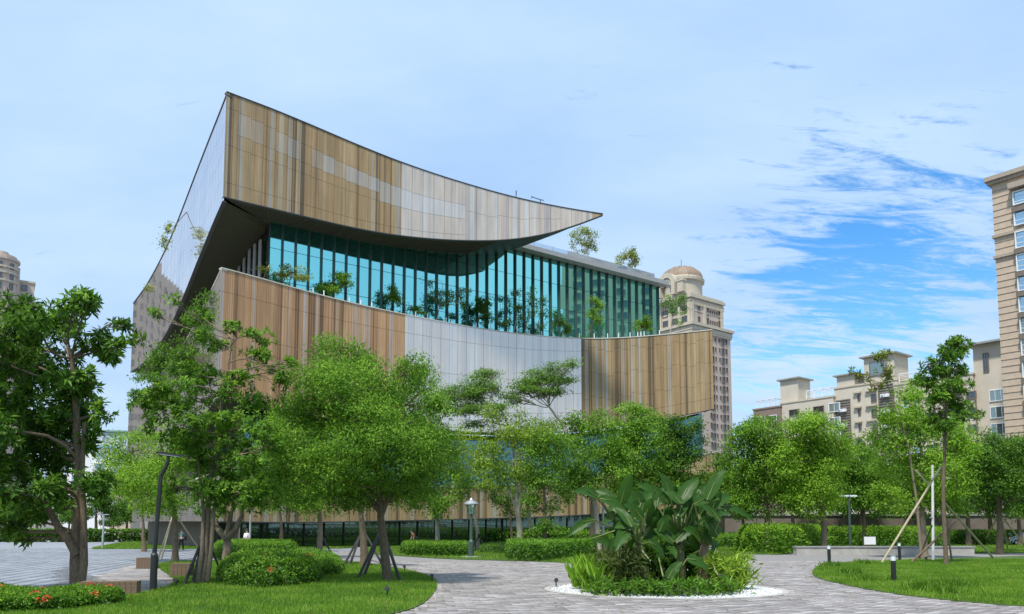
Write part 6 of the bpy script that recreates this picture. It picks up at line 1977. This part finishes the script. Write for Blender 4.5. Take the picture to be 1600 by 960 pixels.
MB().lathe((0, 0, 0), [(.44, h - .36), (.46, h - .30), (.30, h - .16), (.12, h - .08), (.06, h + .05), (.0, h + .08)], 16).build('cap', m_steel, o)
p = gnd(1329, 858.5, .05)
o = thing('twin_lamp_post', 'slim lamp post with two flat heads behind the low wall', 'lamp post', (p.x, p.y, .05))
h = at(1329, 776, p.y).z
MB().tube([(0, 0, 0), (0, 0, h + .15)], [.13, .09], 10).build('shaft', m_greenm, o)
for sx in (-1, 1): MB().box((sx * .36, 0, h), (.62, .34, .13)).box((sx * .36, -.02, h - .1), (.45, .22, .06)).build('lamp_head', m_white, o)
for lab, px, py, topy, sc_ in (('slim grey lamp pole on the far lawn beside the plaza', 160, 858, 806, 1), ('slim grey lamp pole left of the library entrance', 390, 858, 800, 1), ('slim grey pole behind the leaves left of the planter', 943, 862, 795, 1)):
    p = gnd(px, py, .05); h = at(px, topy, p.y).z
    o = thing('grey_lamp_pole', lab, 'lamp post', (p.x, p.y, .05))
    MB().tube([(0, 0, 0), (0, 0, h)], [.10, .08], 8).build('shaft', m_steel, o)
    MB().box((0, 0, h + .04), (.9, .3, .07)).build('lamp_head', m_steel, o)


def bollard(label, px, py, topy):
    p = gnd(px, py, .06); h = at(px, topy, p.y).z - .06
    o = thing('bollard_light', label, 'bollard', (p.x, p.y, .05), 0, 'black bollard lights along the path')
    r = .075
    MB().tube([(0, 0, 0), (0, 0, h - .17)], r, 16).build('post', m_black, o)
    MB().tube([(0, 0, h - .172), (0, 0, h - .03)], r * .96, 16).build('light_ring', m_white, o)
    MB().tube([(0, 0, h - .032), (0, 0, h)], r * 1.04, 16).build('cap', m_steel, o)


bollard('nearest bollard light, standing in the front of the right-hand lawn', 1397, 910, 867)
bollard('bollard light at the rounded left tip of the right-hand lawn', 1296, 883, 852)
bollard('bollard light just left of the tripod poles, before the low wall', 1406, 877, 848)
bollard('bollard light by the dark hedge at the far right', 1567, 863, 840)
bollard('small bollard light at the far right edge under the parked car', 1596, 849, 833)
sp_pts = [(476, 916, 'short black spike light by the lone bamboo left of the bush'), (632, 893, 'spike light behind the big camphor trunk'), (675, 909, 'spike light at the right tip of the grass island'), (275, 917, 'spike light on the deck edge by the black stakes'), (605, 932, 'squat floodlight in the grass before the camphor tree'), (869, 917, 'tiny spike light at the left rim of the planter'), (1139, 857, 'spike light by the tall loose hedge'), (1447, 877, 'small spike light by the mast foot')]
for px, py, lab in sp_pts[1:]:
    p = gnd(px, py, .06)
    o = thing('spike_light', lab, 'garden light', (p.x, p.y, .05))
    MB().tube([(0, 0, 0), (0, 0, .16)], .018, 6).build('spike', m_black, o)
    MB().tube([(0, -.07, .2), (0, .08, .16)], [.06, .045], 10).build('lamp_head', m_black, o)


def block_seat(label, c, dims, rz):
    o = thing('block_seat', label, 'seat', c, rz)
    wd, d, h = dims
    n = max(2, int(wd / .12))
    pw = wd / n
    pm = MB().box((0, 0, h / 2), (pw - .008, d, h)).mesh('slat', m_timber)
    for k in range(n): link('slat', pm, o).location = (-wd / 2 + (k + .5) * pw, 0, rng.uniform(-.003, .003))
    MB().box((0, 0, h / 2 - .01), (wd - .03, d - .03, h - .04)).build('core', m_stake, o)


p = gnd(230, 890); block_seat('square timber block seat behind the lamp post', (p.x, p.y, .035), (.72, .6, .46), .1)
p = gnd(284, 903); block_seat('square timber block seat beside the black stakes', (p.x, p.y, .035), (.66, .55, .46), .1)
p = gnd(172, 934); block_seat('long low timber seat in front of the split trunk', (p.x, p.y, .035), (1.28, .45, .36), .22)
# low wall with its white board
a, b = gnd(1245, 868), gnd(1523, 868)
o = thing('low_wall', 'low weathered concrete seat wall behind the right-hand path', 'wall', ((a.x + b.x) / 2, a.y, 0))
MB().box((0, .35, .26), (b.x - a.x, .66, .52)).build('wall_body', m_wall, o)
MB().box((0, .35, .56), (b.x - a.x + .1, .76, .08)).build('coping', m_grey, o)
p = gnd(1365, 862); q = at(1365, 843, p.y)
o = thing('sign_board', 'small blank white board standing behind the low wall', 'sign', (p.x, p.y + .6, 0))
MB().box((0, 0, .85), (.92, .05, .62)).build('board', m_white, o)
MB().tube([(-.5, 0, 0), (-.5, 0, 1.2), (.5, 0, 1.2), (.5, 0, 0)], .025, 6).build('frame', m_greenm, o)
p = gnd(204, 838.5)
o = thing('notice_board', 'white notice board on grey base at the plaza edge', 'sign', (p.x, p.y, 0), -.12)
MB().box((0, 0, 1.65), (3.0, .18, 2.0)).build('board', m_white, o)
MB().box((0, 0, .33), (3.0, .3, .62)).build('base', m_slab, o)
for k in (-1, 0, 1): MB().box((k * .95, -.1, 1.6), (.8, .02, 1.4)).build('sheet', flat('pale blue print', (.62, .68, .74), .6, var=.12, scale=3), o)
# plaza planters and seats in the distance
for lab, px, py, wd in (('long grey planter box beyond the plaza, left part', 147, 836, 3.6), ('long grey planter box beyond the plaza, right part', 178, 836.5, 3.2), ('low grey planter beside the split trunk across the plaza', 108, 835.5, 2.6)):
    p = gnd(px, py)
    o = thing('planter_box', lab, 'planter', (p.x, p.y, 0))
    MB().box((0, .6, .75), (wd * 2.2, 1.2, .25)).build('rim', m_grey, o)
    for s_ in (-1, -.33, .33, 1): MB().box((s_ * wd, .6, .31), (.7, 1.1, .62)).build('pier', m_wall, o)
    MB().box((0, .75, .31), (wd * 2.1, .7, .6)).build('panel', m_white, o)
for px, py, lab in ((22, 834, 'orange traffic cone farthest left on the plaza'), (67, 834.5, 'orange traffic cone left of the walkers'), (102, 836, 'orange traffic cone against the split trunk')):
    p = gnd(px, py)
    o = thing('traffic_cone', lab, 'cone', (p.x, p.y, 0.03), 0, 'traffic cones at the plaza edge')
    MB().box((0, 0, .05), (.95, .95, .1)).build('base', m_orange, o)
    MB().lathe((0, 0, 0), [(.36, .1), (.08, 1.9), (0, 1.92)], 14).build('cone', m_orange, o)
    MB().lathe((0, 0, 0), [(.262, .75), (.205, 1.1)], 14).build('band', m_white, o)

# ------------------------------------------------------------------ cars


def make_car(label, paint, loc, rz):
    o = thing('parked_car', label, 'car', loc, rz)
    prof = [(-2.1, .35), (-2.15, .75), (-1.95, .95), (-1.45, 1.0), (-.75, 1.42), (.65, 1.46), (1.35, 1.02), (2.0, .88), (2.15, .6), (2.1, .32)]
    mb = MB(); n = len(prof)
    L_ = [(x, -.84 if z < 1.1 else -.66, z) for x, z in prof]; R_ = [(x, -y, z) for x, y, z in L_]
    mb.add(L_ + R_, [tuple(range(n - 1, -1, -1)), tuple(range(n, 2 * n))] + [(i, (i + 1) % n, n + (i + 1) % n, n + i) for i in range(n)])
    body = mb.build('body', paint, o)
    for s in (-1, 1):
        MB().add([(-1.25, s * .80, 1.02), (-.68, s * .69, 1.38), (-.1, s * .69, 1.40), (-.1, s * .80, 1.02)], [(0, 1, 2, 3)]).build('window', m_wdark, o)
        MB().add([(.0, s * .80, 1.02), (.0, s * .69, 1.40), (.6, s * .69, 1.40), (1.15, s * .80, 1.02)], [(0, 1, 2, 3)]).build('window', m_wdark, o)
        for x_ in (-1.3, 1.3):
            wh = MB().tube([(x_, s * .62, .32), (x_, s * .86, .32)], .32, 16).build('wheel', m_tyre, o)
            MB().tube([(x_, s * .85, .32), (x_, s * .875, .32)], .19, 12).build('rim', m_steel, wh)
        MB().box((2.1, s * .6, .7), (.1, .35, .16)).build('headlight', m_rail, o)
        MB().box((-2.1, s * .62, .8), (.12, .3, .18)).build('tail_light', m_orange, o)
    MB().add([(-1.40, -.68, 1.05), (-1.40, .68, 1.05), (-.80, .58, 1.40), (-.80, -.58, 1.40)], [(0, 1, 2, 3)]).build('rear_window', m_wdark, o)
    MB().add([(1.30, -.68, 1.075), (1.30, .68, 1.075), (.72, .58, 1.44), (.72, -.58, 1.44)], [(3, 2, 1, 0)]).build('windscreen', m_wdark, o)
    return o


m_carw = flat('white car paint', (.72, .73, .74), .25, var=.03)
m_carb = flat('pale blue car paint', (.40, .50, .60), .25, var=.03)
for lab, px, Y, mt, rz_ in (('white car parked beyond the plaza, farthest left', 20, 165, m_carw, .1), ('white car parked beyond the plaza, right of the farthest left one', 52, 170, m_carw, 0), ('white car parked beyond the plaza, just right of the split trunk', 132, 160, m_carw, 3.1),
                            ('pale blue car parked at the far right behind the dark hedge', 1590, 92, m_carb, .2), ('white car parked between the trees on the right', 1395, 98, m_carw, 0)):
    p = Vector(((px - 800) / F * Y, Y, 0.02))
    c = make_car(lab, mt, p, rz_)
    if px == 1590: c.location.z = 0.0

# ------------------------------------------------------------------ people


def skin_body(name, verts, edges, radii, mat, parent, sub=2):
    me = bpy.data.meshes.new(name)
    me.from_pydata(verts, edges, [])
    o = link(name, me, parent)
    me.materials.append(mat)
    o.modifiers.new('skin', 'SKIN')
    me.skin_vertices.new(name='') if not me.skin_vertices else None
    for i, r in enumerate(radii):
        me.skin_vertices[0].data[i].radius = (r, r) if not isinstance(r, tuple) else r
        me.skin_vertices[0].data[i].use_root = (i == 0)
    sb = o.modifiers.new('smooth', 'SUBSURF'); sb.levels = sub; sb.render_levels = sub
    return o


def person(label, loc, rz, shirt, trousers, stride=.18, bag=False, bend=0.0, hold=False):
    o = thing('person', label, 'person', loc, rz)
    b = bend
    hip = Vector((0, 0, .92)); ch = Vector((0, .32 * b, 1.25 - .05 * b)); nk = Vector((0, .5 * b, 1.46 - .12 * b)); hd = Vector((0, .56 * b + .02, 1.60 - .15 * b))
    v = [hip, ch, nk, hd, hd + Vector((0, 0, .10)),
         Vector((.19, ch.y + .02, 1.38 - .1 * b)), Vector((.24, .05 + ch.y, 1.10)), Vector((.22, .22 + ch.y if hold else .12 + ch.y, .98 if hold else .88)), Vector((.20, .30 + ch.y if hold else .15 + ch.y, .98 if hold else .79)),
         Vector((-.19, ch.y + .02, 1.38 - .1 * b)), Vector((-.24, -.03 + ch.y, 1.10)), Vector((-.22, .18 + ch.y if hold else .02 + ch.y, .98 if hold else .87)), Vector((-.20, .28 + ch.y if hold else .05 + ch.y, .98 if hold else .78)),
         Vector((.09, 0, .88)), Vector((.10, stride * .7, .50)), Vector((.10, stride, .09)), Vector((.10, stride + .14, .03)),
         Vector((-.09, 0, .88)), Vector((-.10, -stride * .4, .50)), Vector((-.10, -stride * 1.1, .09)), Vector((-.10, -stride * 1.1 + .14, .03))]
    e = [(0, 1), (1, 2), (2, 3), (3, 4), (1, 5), (5, 6), (6, 7), (7, 8), (1, 9), (9, 10), (10, 11), (11, 12), (0, 13), (13, 14), (14, 15), (15, 16), (0, 17), (17, 18), (18, 19), (19, 20)]
    r = [.13, .14, .055, .085, .06, .055, .042, .032, .035, .055, .042, .032, .035, .085, .058, .04, .035, .085, .058, .04, .035]
    skin_body('body', v, e, r, m_skin, o)
    skin_body('shirt', [v[0] + Vector((0, 0, .02)), v[1], v[2] - Vector((0, 0, .06)), v[5], v[6], v[9], v[10]], [(0, 1), (1, 2), (1, 3), (3, 4), (1, 5), (5, 6)], [.15, .165, .08, .075, .06, .075, .06], shirt, o)
    skin_body('trousers', [v[0], v[13], v[14], v[15], v[17], v[18], v[19]], [(0, 1), (1, 2), (2, 3), (0, 4), (4, 5), (5, 6)], [.145, .10, .075, .058, .10, .075, .058], trousers, o)
    MB().lathe(tuple(hd + Vector((0, -.012, .045))), [(.092, -.02), (.098, .03), (.08, .085), (.04, .115), (0, .12)], 14).build('hair', m_hair, o, smooth=True)
    for s in (-1, 1):
        MB().box((s * .032, hd.y + .082, hd.z + .02), (.02, .012, .010)).build('eye', m_hair, o)
        MB().box((s * .10, v[15].y + .04 if s > 0 else v[19].y + .04, .045), (.10, .26, .09)).build('shoe', m_black, o)
        w_ = v[8] if s > 0 else v[12]
        for k in range(5):
            MB().tube([w_ + Vector(((k - 2) * .014, .02, -.01)), w_ + Vector(((k - 2) * .017, .05 if hold else .03, -.09 + abs(k - 1.8) * .010))], [.009, .007], 5).build('finger', m_skin, o)
    MB().box((0, hd.y + .095, hd.z - .005), (.018, .03, .03)).build('nose', m_skin, o)
    if bag: MB().box((-.30, -.05, .98), (.12, .30, .34)).tube([(-.26, 0, 1.12), (-.1, .05, 1.45), (.15, 0, 1.2)], .012, 4).build('shoulder_bag', m_black, o)
    if hold: MB().box((0, .34 + ch.y, .99), (.30, .22, .02)).build('held_papers', m_white, o)
    return o


f_teal = flat('dark teal cloth', (.03, .10, .09), .85); f_dark = flat('black cloth', (.02, .02, .025), .9); f_white = flat('white cloth', (.7, .7, .7), .9); f_rust = flat('rust cloth', (.22, .09, .06), .9); f_navy = flat('navy cloth', (.03, .04, .08), .9)
p = gnd(283, 860); person('person in dark teal shirt and black trousers carrying white papers across the far path', (p.x, p.y, .03), R(170), f_teal, f_dark, .16, bag=True, hold=True)
person('person in black with a white top standing behind the clipped hedge near the entrance', ((387.5 - 800) / F * 58, 58, .03), R(150), f_white, f_dark, .08, hold=True)
person('person in rust top bending over a dark bag on the grass by the long hedge', ((649 - 800) / F * 66, 66, .06), R(110), f_rust, f_dark, .14, bend=.5, bag=True)
person('walker in white shirt crossing the far plaza, nearer the split trunk', ((81 - 800) / F * 150, 150, .03), R(20), f_white, f_navy, .2)
person('walker in white shirt crossing the far plaza, left of the other walker', ((76 - 800) / F * 152, 152, .03), R(10), f_white, f_dark, .18)
